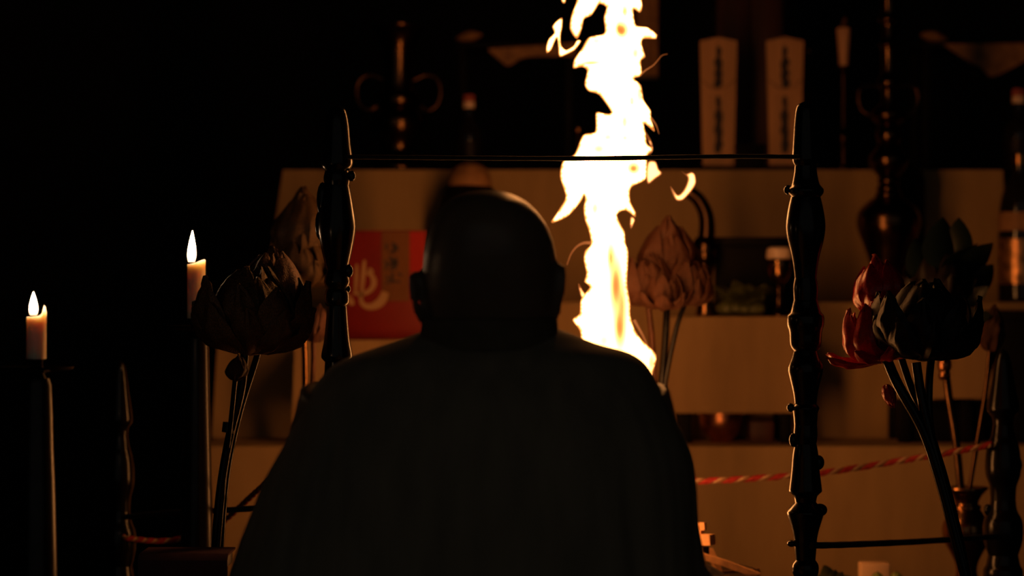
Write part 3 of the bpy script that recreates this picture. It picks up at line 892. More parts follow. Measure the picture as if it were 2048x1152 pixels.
POSTY = 3.7
prof_r = [(203, 2), (206, 10), (213, 18), (236, 22), (280, 25), (318, 27), (332, 22), (345, 23), (368, 28), (378, 36), (386, 36), (394, 30), (420, 36), (450, 40), (478, 37),
          (505, 30), (530, 25), (556, 22), (575, 25), (600, 24), (622, 30), (632, 37), (650, 37), (664, 33), (690, 31), (702, 24), (715, 28), (730, 34), (742, 35), (752, 33), (785, 25), (808, 22), (816, 28), (826, 25),
          (850, 23), (872, 24), (888, 22), (910, 26), (945, 29), (978, 33), (984, 32), (992, 24), (1004, 21), (1014, 30), (1024, 37), (1034, 35), (1060, 27), (1080, 23), (1096, 22), (1120, 20), (1130, 26), (1145, 26), (1160, 20), (1200, 22)]
turned_post(1611, POSTY, prof_r, [(1637, 925, 12, 15), (1583, 1087, 9, 7), (1581, 815, 8, 9), (1640, 1020, 15, 13), (1576, 380, 9, 10), (1586, 880, 8, 14)], 'tall dark turned post standing right of the fire')
prof_l = [(212, 2), (215, 11), (222, 18), (250, 24), (290, 28), (318, 32), (332, 31), (342, 24), (356, 27), (370, 25), (390, 29), (420, 34), (455, 38), (490, 33), (525, 25), (540, 21), (556, 25), (566, 26), (578, 21), (586, 24), (604, 25), (612, 20),
          (640, 22), (680, 26), (706, 31), (716, 31), (724, 24), (760, 26), (800, 30), (830, 22), (900, 24), (950, 32), (985, 30), (1000, 21), (1030, 36), (1090, 23), (1140, 26), (1160, 20), (1200, 22)]
turned_post(674, POSTY, prof_l, [(703, 352, 9, 11), (697, 542, 10, 14), (693, 578, 9, 10), (645, 400, 12, 36), (640, 450, 10, 30)], 'tall dark turned post standing left of the monk with lit edge')
SHY = 4.2
prof_s = [(698, 1), (704, 8), (716, 14), (740, 19), (780, 26), (812, 32), (824, 30), (834, 22), (850, 20), (872, 24), (884, 29), (900, 33), (930, 36), (952, 34), (972, 27), (1000, 25), (1020, 28), (1040, 38), (1062, 40), (1084, 38), (1110, 30), (1130, 34), (1150, 40)]
turned_post(2006, SHY, prof_s, [(1976, 1020, 9, 12), (2036, 930, 9, 16)], 'shorter dark turned post at right edge of the fire altar')
turned_post(240, SHY, [(y + 22, h * .8) for y, h in prof_s], [], 'shorter dark turned post at left edge of the fire altar')

def rope(pts, r, material, label, wob=.0):
    q = spline(pts, 10)
    rr = [r * (1 + wob * math.sin(i * 1.7)) for i in range(len(q))]
    return mk('altar_rope', tube(q, rr, 10), material, label=label, cat='rope')
LP, RP = P(674, 0, POSTY).x, P(1611, 0, POSTY).x
rope([P(690, 314, POSTY - .015), P(800, 315, POSTY - .018), P(1150, 317, POSTY - .02), P(1450, 313, POSTY - .018), P(1600, 314, POSTY - .018)], 4.6 * S(POSTY), M['rope_black'], 'black cord stretched across the flame between the tall posts', .06)
rope([P(1622, 1091, POSTY - .018), P(1700, 1089, 3.78), P(1840, 1083, 3.97), P(1990, 1073, SHY - .03)], 6.5 * S(3.9), M['rope_black'], 'black cord from tall right post to shorter right post', .04)
rope([P(655, 1012, POSTY - .018), P(560, 1014, 3.8), P(440, 1021, 3.96), P(340, 1026, 4.1), P(248, 1034, SHY - .03)], 6 * S(3.9), M['rope_black'], 'black cord from tall left post to shorter left post', .04)

def twisted_rope(pts, r, pitch, label):
    q = spline(pts, 24)
    L = [0]
    for a, b in zip(q, q[1:]):
        L.append(L[-1] + (b - a).length)
    # resample evenly
    n = int(L[-1] / (pitch / 12))
    P2, j = [], 0
    for i in range(n + 1):
        s = L[-1] * i / n
        while j < len(L) - 2 and L[j + 1] < s:
            j += 1
        t_ = (s - L[j]) / max(1e-9, L[j + 1] - L[j])
        P2.append(q[j].lerp(q[j + 1], t_))
    c = min(P2, key=lambda p: p.z)
    t = thing('twisted_rope', label, 'rope', c)
    for k, mm in enumerate(('rope_red', 'rope_red', 'rope_white', 'rope_tan')):
        st = []
        for i, p in enumerate(P2):
            d = (P2[min(n, i + 1)] - P2[max(0, i - 1)]).normalized()
            s = d.cross(Vector((0, 0, 1))).normalized()
            u = s.cross(d)
            a = 2 * PI * (i / 12) + k * PI / 2
            st.append(p + (s * math.cos(a) + u * math.sin(a)) * r * .55)
        mk('strand', tube(st, r * (.66 if mm == 'rope_red' else .5), 6), M[mm], t)
    return t
twisted_rope([P(1985, 889, SHY - .035), P(1900, 905, 4.24), P(1780, 925, 4.32), P(1640, 946, 4.32), P(1500, 957, 4.32), P(1400, 962, 4.32), P(1200, 968, 4.32), P(1000, 955, 4.25), P(820, 920, 3.95), P(695, 880, POSTY - .03)], .0050, .040,
             'red and white twisted rope slanting behind the tall right post')
twisted_rope([P(652, 880, POSTY - .03), P(580, 925, 3.78), P(508, 988, 3.98), P(450, 1040, 4.14), P(400, 1068, 4.21), P(330, 1082, 4.24), P(258, 1077, SHY - .03), P(246, 1074, SHY - .03)], .0044, .026,
             'red and white twisted rope sagging at lower left of the monk')

# ------------------------------------------------------------------ candles on iron candlesticks
def candle_wax(px, Y, y0, y1, hw, rimf, seg=36, taper=1.0):
    """Wax column with an uneven molten rim; rimf(angle) gives extra px height. Angle 0 is right, -90 deg faces the camera."""
    c = P(px, 0, Y)
    V, Fc = [], []
    rows = 9
    for j in range(rows):
        t = j / (rows - 1)
        for k in range(seg):
            a = 2 * PI * k / seg
            top = y0 - rimf(a)
            y = y1 + (top - y1) * t
            rr = hw * S(Y) * (taper + (1 - taper) * t) * (1 + .035 * math.sin(3 * a + t) + .02 * math.sin(7 * a))
            V.append((c.x + rr * math.cos(a), Y + rr * math.sin(a), CZ + (CY - y) * S(Y)))
    for rr_, dy in ((.82, 3), (.55, 5), (.2, 5.5)):
        for k in range(seg):
            a = 2 * PI * k / seg
            rr = hw * S(Y) * rr_
            y = y0 - rimf(a) * max(0, rr_ - .35) * 1.1 + dy
            V.append((c.x + rr * math.cos(a), Y + rr * math.sin(a), CZ + (CY - y) * S(Y)))
    for j in range(rows + 2):
        for k in range(seg):
            k2 = (k + 1) % seg
            Fc.append((j * seg + k, j * seg + k2, (j + 1) * seg + k2, (j + 1) * seg + k))
    Fc.append(tuple(range(seg)))
    Fc.append(tuple((rows + 2) * seg + k for k in range(seg)))
    return V, Fc

def gauss(a, c, w):
    d = (a - c + PI) % (2 * PI) - PI
    return math.exp(-(d / w) ** 2)

def candle(px, Y, y0, y1, hw, rimf, fx, fy0, fy1, fhw, label, lean=0):
    t = thing('lit_candle', label, 'candle', P(px, y1, Y), 'lit candles at left')
    mk('wax', candle_wax(px, Y, y0, y1, hw, rimf), M['wax'], t, sharp=70)
    mk('wick', tube([P(fx, y0 + 6, Y), P(fx, (y0 + fy1) / 2, Y), P(fx + 1, fy1 - 8, Y)], [2.0 * S(Y), 1.8 * S(Y), 1.2 * S(Y)], 8), M['wick'], t)
    n = 16
    prof = []
    for i in range(n + 1):
        s = i / n
        prof.append((fy1 + (fy0 - fy1) * s, max(.25, fhw * (math.sin(PI * (.12 + .88 * s) ** .62) ** .9))))
    g = plathe(fx, Y, prof, 16)
    hz = P(0, fy1, Y).z
    H = (fy1 - fy0) * S(Y)
    V = [Vector((v[0] + lean * S(Y) * ((v[2] - hz) / H), v[1], v[2])) for v in g[0]]
    o = mk('flame', (V, g[1]), M['candle_flame'], t, sharp=180)
    set_heat(o, [max(0.0, min(1, ((v.z - hz) / H - .02) / .22)) for v in V])
    return t

def candlestick(px, Y, ypan, panhw, prof, zfoot, label):
    t = thing('candlestick', label, 'candlestick', (P(px, 0, Y).x, Y, zfoot), 'black candlesticks at left')
    mk('drip_pan', plathe(px, Y, [(ypan + 9, 12), (ypan + 6, panhw * .5), (ypan, panhw * .96), (ypan - 5, panhw), (ypan - 4, panhw * .95), (ypan + 3, panhw * .45), (ypan + 4, 10)], 40), M['iron'], t)
    mk('socket', plathe(px, Y, [(ypan + 8, 12), (ypan - 16, 12), (ypan - 18.5, 14), (ypan - 19.5, 14)], 20), M['iron'], t)
    yb = base_px(Y, zfoot + .0005)
    mk('stem', plathe(px, Y, [(ypan + 8, 14), (ypan + 20, 20)] + prof, 30, smooth=2), M['iron'], t)
    mk('foot', plathe(px, Y, [(yb - 60, prof[-1][1]), (yb - 40, prof[-1][1] + 8), (yb - 20, prof[-1][1] + 40), (yb - 8, prof[-1][1] + 52), (yb, prof[-1][1] + 52)], 36, smooth=2), M['iron'], t)

C1Y = 3.2
candlestick(74, C1Y, 738, 74, [(770, 29), (900, 33), (1152, 40), (base_px(C1Y, .02), 52)], 0.0, 'black iron candlestick of the stubby candle at far left')
candle(72, C1Y, 633, 718, 19.5, lambda a: 16 * gauss(a, -.35, .28) + 7 * gauss(a, -.2, .7) - 2 * gauss(a, PI, 1), 67, 584, 630, 8.5, 'stubby lit candle with a wax spike at far left')
C2Y = 3.9
candlestick(394, C2Y, 656, 62, [(690, 24), (800, 26), (1000, 31), (base_px(C2Y, ZA + .05), 36)], ZA, 'black iron candlestick behind the left lotus flowers')
candle(392, C2Y, 529, 637, 18, lambda a: 10 * gauss(a, -.3, 1.2), 383, 461, 524, 8.5, 'taller lit candle half hidden behind the left lotus', lean=2)

# ------------------------------------------------------------------ lotus bouquets
def petal_mesh(bulge, tipin, wid, seed):
    """Unit-length cupped lotus petal, base at the origin, growing up Z and bulging outward along +X."""
    rnd = random.Random(seed)
    k1 = rnd.uniform(-.04, .04)
    def f(u, v):
        s = (u - .5) * 2
        w = wid * (math.sin(PI * (.10 + .90 * v) ** .85) ** .75 + .02)
        x = bulge * math.sin(PI * v * .95) * (1 - .35 * v) - tipin * v * v
        x -= .55 * w * s * s
        x += .03 * math.cos(s * 7) * (1 - v)          # fine ribs
        x += .07 * noise.noise(Vector((s * 2.2 + seed, v * 4.5, seed * 1.7)))
        w *= 1 + .16 * noise.noise(Vector((v * 6, seed * 2.3, s)))
        return Vector((x, s * w + k1 * v, v))
    return mesh_from(*sheet(f, 11, 12, .03), None, name='petal')
PETALS = {'in': [petal_mesh(.20, .10, .24, i) for i in range(3)],
          'mid': [petal_mesh(.42, .12, .30, i + 9) for i in range(3)],
          'out': [petal_mesh(.46, -.28, .30, i + 19) for i in range(3)],
          'curl': [petal_mesh(.55, -.75, .30, i + 29) for i in range(3)]}

def lotus(parent, px, py, Y, Rpx, material, tilt=(0, 0), rings=(('in', 5, .02, 1.0), ('mid', 6, .25, .95), ('out', 7, .65, .9)), name='flower', up=1.0, spin=0.0):
    """A carved lotus flower; (px, py) is its middle, Rpx about half its height."""
    Lw = 2 * Rpx * S(Y)
    base = P(px, py + Rpx, Y)
    T = Matrix.Rotation(tilt[0], 3, 'Y') @ Matrix.Rotation(tilt[1], 3, 'X')
    hh = Lw * .16
    V, Fc = lathe(0, 0, [(.02 * Lw, -.02 * Lw), (.12 * Lw, .0), (.17 * Lw, hh * .6), (.15 * Lw, hh * 1.6), (.09 * Lw, hh * 2.4), (.01 * Lw, hh * 2.8)], 14)
    V = [base + T @ Vector(v) for v in V]
    fl = mk(name, (V, Fc), material, parent)
    for ri, (kind, n, lean, sc) in enumerate(rings):
        for k in range(n):
            a = 2 * PI * (k + .5 * (ri % 2)) / n + ri * .3 + spin
            rot = T @ Matrix.Rotation(a, 3, 'Z') @ Matrix.Rotation(lean + .05 * math.sin(k * 2.1), 3, 'Y')
            off = T @ (Matrix.Rotation(a, 3, 'Z') @ Vector((.10 * Lw + .03 * Lw * ri, 0, .02 * Lw)))
            place(PETALS[kind][k % 3], 'petal', fl, material, base + off, rot, Lw * sc * (.92 + .08 * math.cos(k * 1.7)))
    return fl

def stem(parent, pts, r, material, name='stem'):
    q = spline(pts, 6)
    return mk(name, tube(q, r, 10), material, parent)

def flower_vase(px, Y, zb, ymouth, hw, label, material, prof=None):
    yb = base_px(Y, zb + .0005)
    h = yb - ymouth
    t = thing('flower_vase', label, 'vase', (P(px, 0, Y).x, Y, zb), 'vases of the lotus bouquets')
    prof = prof or [(1, .72), (.97, .74), (.90, .45), (.82, .40), (.68, .85), (.55, 1.0), (.42, .90), (.30, .55), (.20, .42), (.10, .55), (.03, .88), (0, .92), (.02, .8), (.12, .40), (.25, .3)]
    mk('body', plathe(px, Y, [(ymouth + h * a, hw * b) for a, b in prof], 32, smooth=3), material, t)
    mk('lip', plathe(px, Y, [(ymouth + h * .035, hw * .86), (ymouth + h * .012, hw * .97), (ymouth - h * .008, hw * .97), (ymouth - h * .01, hw * .82)], 32), material, t)
    mk('ring', plathe(px, Y, [(ymouth + h * .23, hw * .40), (ymouth + h * .22, hw * .50), (ymouth + h * .19, hw * .50), (ymouth + h * .18, hw * .40)], 32), material, t)
    return t

G = 'lotus bouquets of the fire altar'
# left front bouquet
Y = 3.68
b_ = thing('lotus_bouquet', 'large dark gilt lotus bouquet in front of the taller candle', 'bouquet', P(440, 1150, Y), G)
lotus(b_, 500, 622, Y, 86, M['gold_leaf'], (.05, 0), rings=(('in', 6, .05, 1.0), ('mid', 7, .12, 1.0), ('out', 8, .16, .95), ('out', 9, .42, .75)))
lotus(b_, 535, 570, Y + .07, 76, M['rose_leaf'], (.05, .05), rings=(('in', 5, .0, 1.0), ('mid', 6, .12, .95), ('mid', 6, .3, .75)), spin=.5)
lotus(b_, 470, 735, Y - .02, 26, M['brown_leaf'], (.1, 0), rings=(('in', 4, .0, 1.0), ('mid', 5, .15, .9)), name='bud')
stem(b_, [P(490, 705, Y), P(482, 780, Y), P(458, 880, Y), P(440, 990, Y), P(430, 1120, Y), P(428, 1230, Y)], 9 * S(Y), M['post'])
stem(b_, [P(530, 650, Y + .07), P(512, 720, Y + .05), P(478, 830, Y + .02), P(452, 960, Y + .01), P(438, 1150, Y), P(434, 1230, Y)], 7 * S(Y), M['post'])
stem(b_, [P(470, 762, Y - .02), P(462, 840, Y - .01), P(448, 960, Y), P(432, 1150, Y - .01), P(430, 1230, Y)], 5 * S(Y), M['post'])
mk('stem_tie', tube([P(459, 845, Y), P(456, 865, Y)], [13 * S(Y), 13 * S(Y)], 12), M['iron'], b_)
flower_vase(432, Y, ZA, 1195, 50, 'bronze vase of the left front lotus bouquet', M['bronze_hi'])
# left rear bouquet
Y = 4.3
b_ = thing('lotus_bouquet', 'gilt lotus bouquet with a tall bud against the cloth at left', 'bouquet', P(600, 1110, Y), G)
lotus(b_, 603, 455, Y, 72, M['gold_leaf'], (.03, 0), rings=(('in', 5, .0, 1.05), ('mid', 6, .05, .95), ('mid', 6, .16, .7)))
lotus(b_, 602, 528, Y - .03, 48, M['gold_leaf'], (0, .1), rings=(('mid', 6, .2, 1.0), ('out', 7, .5, .95)))
lotus(b_, 626, 646, Y - .05, 38, M['rose_leaf'], (.15, 0), rings=(('in', 4, .0, 1.0), ('in', 5, .08, .9)), name='bud')
stem(b_, [P(602, 572, Y - .02), P(606, 640, Y - .02), P(610, 760, Y - .01), P(606, 950, Y), P(600, 1120, Y)], 6 * S(Y), M['brass'])
stem(b_, [P(626, 684, Y - .05), P(626, 740, Y - .04), P(616, 900, Y), P(604, 1120, Y)], 5 * S(Y), M['rose_leaf'])
flower_vase(602, Y, ZA, 1085, 46, 'bronze vase of the left rear lotus bouquet', M['bronze_hi'])
# bouquet beside the flame
Y = 4.42
b_ = thing('lotus_bouquet', 'brownish gilt lotus bouquet right beside the flame', 'bouquet', P(1290, 1090, Y), G)
lotus(b_, 1334, 500, Y + .03, 66, M['brown_leaf'], (.02, 0), rings=(('in', 5, .0, 1.0), ('mid', 8, .12, .85), ('mid', 9, .26, .62), ('mid', 9, .45, .45)))
lotus(b_, 1296, 560, Y - .02, 50, M['brown_leaf'], (-.12, .1), rings=(('in', 5, .05, .9), ('mid', 8, .2, 1.0), ('mid', 9, .45, .8)))
lotus(b_, 1372, 566, Y - .01, 44, M['brown_leaf'], (.12, .1), rings=(('in', 5, .05, .9), ('mid', 8, .2, 1.0), ('mid', 9, .45, .8)), spin=.4)
lotus(b_, 1330, 580, Y - .06, 36, M['brown_leaf'], (0, .2), rings=(('mid', 6, .25, 1.0), ('out', 7, .6, .9)), spin=.2)
stem(b_, [P(1296, 606, Y - .02), P(1304, 680, Y - .01), P(1308, 780, Y), P(1300, 950, Y), P(1290, 1090, Y)], 6 * S(Y), M['brown_leaf'])
stem(b_, [P(1334, 566, Y + .03), P(1332, 660, Y + .02), P(1322, 780, Y), P(1304, 950, Y), P(1292, 1090, Y)], 7 * S(Y), M['post'])
stem(b_, [P(1370, 608, Y), P(1352, 660, Y), P(1328, 780, Y), P(1306, 950, Y), P(1293, 1090, Y)], 5 * S(Y), M['post'])
flower_vase(1291, Y, ZA, 1060, 46, 'bronze vase of the bouquet beside the flame', M['bronze_hi'])
# right front bouquet
Y = 3.68
b_ = thing('lotus_bouquet', 'red lacquered lotus bouquet at right, its unlit flower coloured near black', 'bouquet', P(1950, 1160, Y), G)
lotus(b_, 1772, 656, Y + .04, 68, M['red_lotus'], (-.25, 0), rings=(('in', 5, .05, .9), ('mid', 7, .35, .95), ('curl', 9, .5, .62)))
lotus(b_, 1762, 570, Y + .08, 60, M['red_lotus'], (-.12, 0), rings=(('in', 5, .0, 1.0), ('mid', 6, .2, .9)), spin=.3)
lotus(b_, 1846, 640, Y - .01, 80, M['dark_lotus'], (.05, 0), rings=(('in', 5, .05, .95), ('mid', 7, .15, 1.0), ('out', 8, .2, .92), ('out', 9, .45, .7)))  # near-black colour stands in for the unlit part of the red cluster
lotus(b_, 1772, 748, Y + .03, 22, M['red_lotus'], (-.2, PI * .9), rings=(('in', 4, .1, 1.1),), name='bud')
stem(b_, [P(1772, 715, Y + .02), P(1796, 770, Y), P(1846, 860, Y), P(1880, 960, Y), P(1912, 1080, Y), P(1940, 1190, Y), P(1946, 1230, Y)], 11 * S(Y), M['post'])
stem(b_, [P(1832, 725, Y), P(1842, 790, Y), P(1858, 860, Y), P(1888, 970, Y), P(1922, 1100, Y), P(1948, 1230, Y)], 10 * S(Y), M['post'])
stem(b_, [P(1802, 715, Y + .06), P(1824, 780, Y + .04), P(1856, 850, Y + .02), P(1884, 960, Y + .015), P(1916, 1090, Y + .01), P(1944, 1230, Y + .01)], 8 * S(Y), M['post'])
stem(b_, [P(1866, 690, Y + .05), P(1858, 770, Y + .03), P(1862, 860, Y + .02), P(1890, 960, Y + .02), P(1922, 1090, Y + .02), P(1950, 1230, Y + .02)], 8 * S(Y), M['post'])
flower_vase(1950, Y, ZA, 1195, 50, 'bronze vase of the right front lotus bouquet', M['bronze_hi'])
# right rear bouquet in the visible brass vase
Y = 4.42
b_ = thing('lotus_bouquet', 'dark green leaf bouquet rising behind the red lotus', 'bouquet', P(1934, 1075, Y), G)
lotus(b_, 1880, 560, Y + .02, 62, M['dark_lotus'], (-.05, 0), rings=(('in', 5, .05, 1.0), ('mid', 6, .25, .95), ('out', 6, .5, .8)))
lotus(b_, 1884, 655, Y - .03, 34, M['dark_lotus'], (0, .1), rings=(('mid', 6, .2, 1.0), ('out', 6, .45, .8)))
lotus(b_, 1980, 656, Y - .03, 46, M['brown_leaf'], (.1, 0), rings=(('in', 5, .0, 1.0), ('in', 6, .10, .85)), name='bud')
stem(b_, [P(1980, 700, Y - .03), P(1972, 780, Y - .02), P(1952, 900, Y), P(1936, 1000, Y), P(1934, 1040, Y)], 5 * S(Y), M['bronze_hi'])
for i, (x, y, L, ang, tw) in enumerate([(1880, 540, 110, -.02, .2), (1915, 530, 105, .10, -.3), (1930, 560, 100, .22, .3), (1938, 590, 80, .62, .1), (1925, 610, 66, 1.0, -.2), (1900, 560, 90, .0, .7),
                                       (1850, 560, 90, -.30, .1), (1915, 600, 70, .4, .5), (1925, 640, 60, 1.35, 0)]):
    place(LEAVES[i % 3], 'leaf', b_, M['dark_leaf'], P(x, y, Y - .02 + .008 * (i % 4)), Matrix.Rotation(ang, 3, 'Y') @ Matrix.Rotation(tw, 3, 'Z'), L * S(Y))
stem(b_, [P(1884, 610, Y), P(1886, 680, Y - .01), P(1896, 780, Y), P(1912, 880, Y), P(1922, 980, Y), P(1930, 1040, Y)], 8 * S(Y), M['bronze_hi'])
mk('stem_ornament', plathe(1889, Y, [(760, 9), (752, 13), (744, 10), (736, 14), (722, 14), (716, 10), (708, 13), (700, 9)], 18, smooth=2), M['copper'], b_)
Yv = 4.42
t = thing('flower_vase', 'brass vase with pinched neck at lower right', 'vase', (P(1933, 0, Yv).x, Yv, ZA), 'vases of the lotus bouquets')
yb = base_px(Yv, ZA + .0005)
mk('body', plathe(1933, Yv, [(yb, 48), (yb - 8, 50), (yb - 22, 36), (1172, 34), (1150, 22), (1130, 22), (1110, 30), (1085, 44), (1062, 49), (1045, 46), (1030, 36), (1016, 26), (1004, 24), (992, 30), (983, 38), (976, 42), (974, 40), (984, 30), (1000, 18)], 34, smooth=3), M['brass'], t)
mk('lip', plathe(1933, Yv, [(980, 38), (978, 43), (974, 43), (973, 36)], 34), M['brass'], t)
mk('ring', plathe(1933, Yv, [(1020, 24), (1017, 29), (1011, 29), (1008, 22)], 34), M['brass'], t)

# ------------------------------------------------------------------ offerings on the fire altar, lower right
Y = 4.36
yb = base_px(Y, ZA + .0008)
t = thing('offering_tray', 'footed dark tray carrying the pale block offering', 'tray', (P(1752, 0, Y).x, Y, ZA))
mk('plate', plathe(1752, Y, [(1176, 30), (1170, 84), (1164, 86), (1166, 80), (1170, 40)], 32), M['black_lacquer'], t)
mk('foot', plathe(1752, Y, [(yb, 46), (yb - 6, 44), (1190, 20), (1176, 24)], 28, smooth=2), M['black_lacquer'], t)
mk('pale_block', pbox(1722, 1780, 1127, 1168, Y, .04, .003), M['tofu'], label='pale square block offering at the bottom edge', cat='food')
def fruit(px, py, r, label, Y):
    t = thing('green_fruit', label, 'fruit', P(px, py + r, Y), 'green fruits beside the pale block')
    mk('flesh', sphere(P(px, py, Y), r * S(Y), r * S(Y), r * S(Y) * .92), M['fruit'], t)
    mk('stalk', tube([P(px, py - r * .8, Y), P(px + 1, py - r * 1.1, Y)], 1.3 * S(Y), 6), M['dark_wood'], t)
fruit(1755, 1156, 12, 'green fruit in front of the pale block', Y - .02)
fruit(1793, 1155, 12, 'green fruit right of the pale block', Y)
t = thing('leaf_offering', 'green leaves lying beside the foot of the tall right post', 'leaves', (P(1672, 0, 4.3).x, 4.3, ZA))
mk('stalk', tube([(P(1672, 0, 4.3).x, 4.3, ZA + .001), P(1668, 1190, 4.3), P(1660, 1160, 4.3)], .006, 8), M['green'], t)
for i, (x, y, L, ang) in enumerate([(1664, 1175, 52, -.35), (1668, 1180, 48, .35), (1672, 1180, 56, .9), (1660, 1180, 50, -.9), (1666, 1178, 48, .05)]):
    place(LEAVES[i % 3], 'leaf', t, M['green'], P(x, y, 4.3), Matrix.Rotation(ang, 3, 'Y'), L * S(4.3))

# ------------------------------------------------------------------ purple-covered side desk at lower left
Y = 3.45
zt = P(0, 1112, Y).z
a, b = P(276, 0, Y).x, P(455, 0, Y).x
t = thing('side_desk', 'low side desk under dark purple cloth at lower left', 'desk', ((a + b) / 2, Y + .05, 0))
mk('tabletop', box(a + .004, b - .004, Y + .004, Y + .1, zt - .02, zt - .003, .002), M['dark_wood'], t)
def pc(u, v):
    x = a + (b - a) * u
    s = v * .32
    if s < .1:
        return Vector((x, Y + .1 - s, zt + .0005))
    return Vector((x, Y - .001 - .006 * noise.noise(Vector((x * 30, 0, 2))) * (s - .1) * 4, zt - (s - .1)))
mk('cloth', sheet(pc, 30, 22, .003), M['purple'], t)
for lx in (a + .01, b - .03):
    for ly in (Y + .012, Y + .075):
        mk('leg', box(lx, lx + .02, ly, ly + .02, .0005, zt - .02, .002), M['black_lacquer'], t)

# ------------------------------------------------------------------ the seated monk
def evaluated(o, mods):
    for kind, kw in mods:
        md = o.modifiers.new(kind.lower(), kind)
        for k, v in kw.items():
            setattr(md, k, v)
    dg = bpy.context.evaluated_depsgraph_get()
    dg.update()
    me = bpy.data.meshes.new_from_object(o.evaluated_get(dg))
    old = o.data
    o.modifiers.clear()
    o.data = me
    bpy.data.meshes.remove(old)
    me.polygons.foreach_set('use_smooth', [True] * len(me.polygons))
    return o

def loft(rings, seg=48, power=2.0):
    """rings: (z, cx, hw, cy, front, back) closed stack of rounded cross-sections."""
    V, Fc = [], []
    for (z, cx, hw, cy, fr, bk) in rings:
        for k in range(seg):
            a = 2 * PI * k / seg
            c, s = math.cos(a), math.sin(a)
            x = math.copysign(abs(c) ** (2 / power), c) * hw
            y = math.copysign(abs(s) ** (2 / power), s) * (fr if s > 0 else bk)
            V.append((cx + x, cy + y, z))
    n = len(rings)
    for i in range(n - 1):
        for k in range(seg):
            k2 = (k + 1) % seg
            Fc.append((i * seg + k, i * seg + k2, (i + 1) * seg + k2, (i + 1) * seg + k))
    Fc.append(tuple(range(seg)))
    Fc.append(tuple((n - 1) * seg + k for k in range(seg)))
    return V, Fc

MY = 3.0
def zpx(py):
    return CZ + (CY - py) * S(MY)
def xpx(px):
    return (px - CX) * S(MY)
ZS = 0.33                                           # seat height
t = thing('person', 'seated shaven-headed monk in dark robe seen from behind', 'person', (xpx(960), 3.05, ZS))

hx = 979
head_rings = []
for py, l, r, bk, fr in [(381, 962, 992, .014, .014), (385, 936, 1014, .040, .040), (393, 910, 1034, .062, .058), (406, 890, 1056, .080, .072), (424, 875, 1075, .093, .083), (448, 862, 1092, .102, .091),
                         (478, 853, 1105, .105, .095), (510, 847, 1112, .103, .096), (545, 846, 1112, .097, .096), (580, 849, 1110, .089, .096), (612, 856, 1106, .080, .096), (640, 866, 1098, .070, .093),
                         (665, 868, 1094, .064, .086), (690, 866, 1096, .064, .060), (720, 862, 1100, .066, .056), (760, 850, 1112, .07, .06)]:
    head_rings.append((zpx(py), xpx((l + r) / 2), (r - l) / 2 * S(MY), 3.0, fr, bk))
parts = [loft(head_rings, 40, 2.15)]
fy = 3.095
cxh = xpx(hx)
parts.append(tube([Vector((cxh, fy - .01, zpx(525))), Vector((cxh, fy + .006, zpx(550))), Vector((cxh, fy + .02, zpx(592))), Vector((cxh, fy, zpx(604)))], [.008, .009, .014, .010], 10))     # nose
for s in (-1, 1):
    parts.append(sphere((cxh + s * .008, fy + .006, zpx(598)), .008, .009, .007, 10, 6))                  # nostrils
    parts.append(sphere((cxh + s * .030, fy - .012, zpx(540)), .014, .011, .009, 12, 8))                  # closed eyelids
    parts.append(tube([Vector((cxh + s * .014, fy - .001, zpx(522))), Vector((cxh + s * .03, fy - .003, zpx(518))), Vector((cxh + s * .048, fy - .016, zpx(523)))], .006, 8))   # brows
for dz, r in ((622, .0055), (631, .006)):
    parts.append(tube([Vector((cxh - .022, fy - .012, zpx(dz))), Vector((cxh, fy + .001, zpx(dz - 2))), Vector((cxh + .022, fy - .012, zpx(dz)))], [.003, r, .003], 8))
parts.append(sphere((cxh, fy - .012, zpx(655)), .03, .018, .02, 12, 8))                                   # chin
# ears: rim, lobe and bowl
def ear(px_out, px_in, y0, y1, s):
    xo, xi = xpx(px_out), xpx(px_in)
    W = xo - s * .004 - xi
    pts = [Vector((xi - s * .004, 3.010, zpx(y0 + 20))), Vector((xi + W * .55, 2.998, zpx(y0 + 5))), Vector((xi + W, 2.985, zpx(y0 + 8))), Vector((xi + W * .98, 2.978, zpx(y0 + 30))),
           Vector((xi + W * .70, 2.984, zpx(y0 + 70))), Vector((xi + W * .30, 2.998, zpx(y1 - 12))), Vector((xi - s * .004, 3.006, zpx(y1 - 4)))]
    parts.append(tube(spline(pts, 5), .0048, 10))
    def f(u, v):
        z = zpx(y0 + 8 + (y1 - y0 - 18) * v)
        w = max(.05, 1.0 - 1.0 * max(0, v - .2)) 
        return Vector((xi - s * .010 + (W + s * .010) * u * w, 3.006 - .02 * u * w, z))
    parts.append(sheet(f, 8, 10, .009))
ear(1132, 1104, 531, 650, 1)
ear(818, 852, 546, 652, -1)
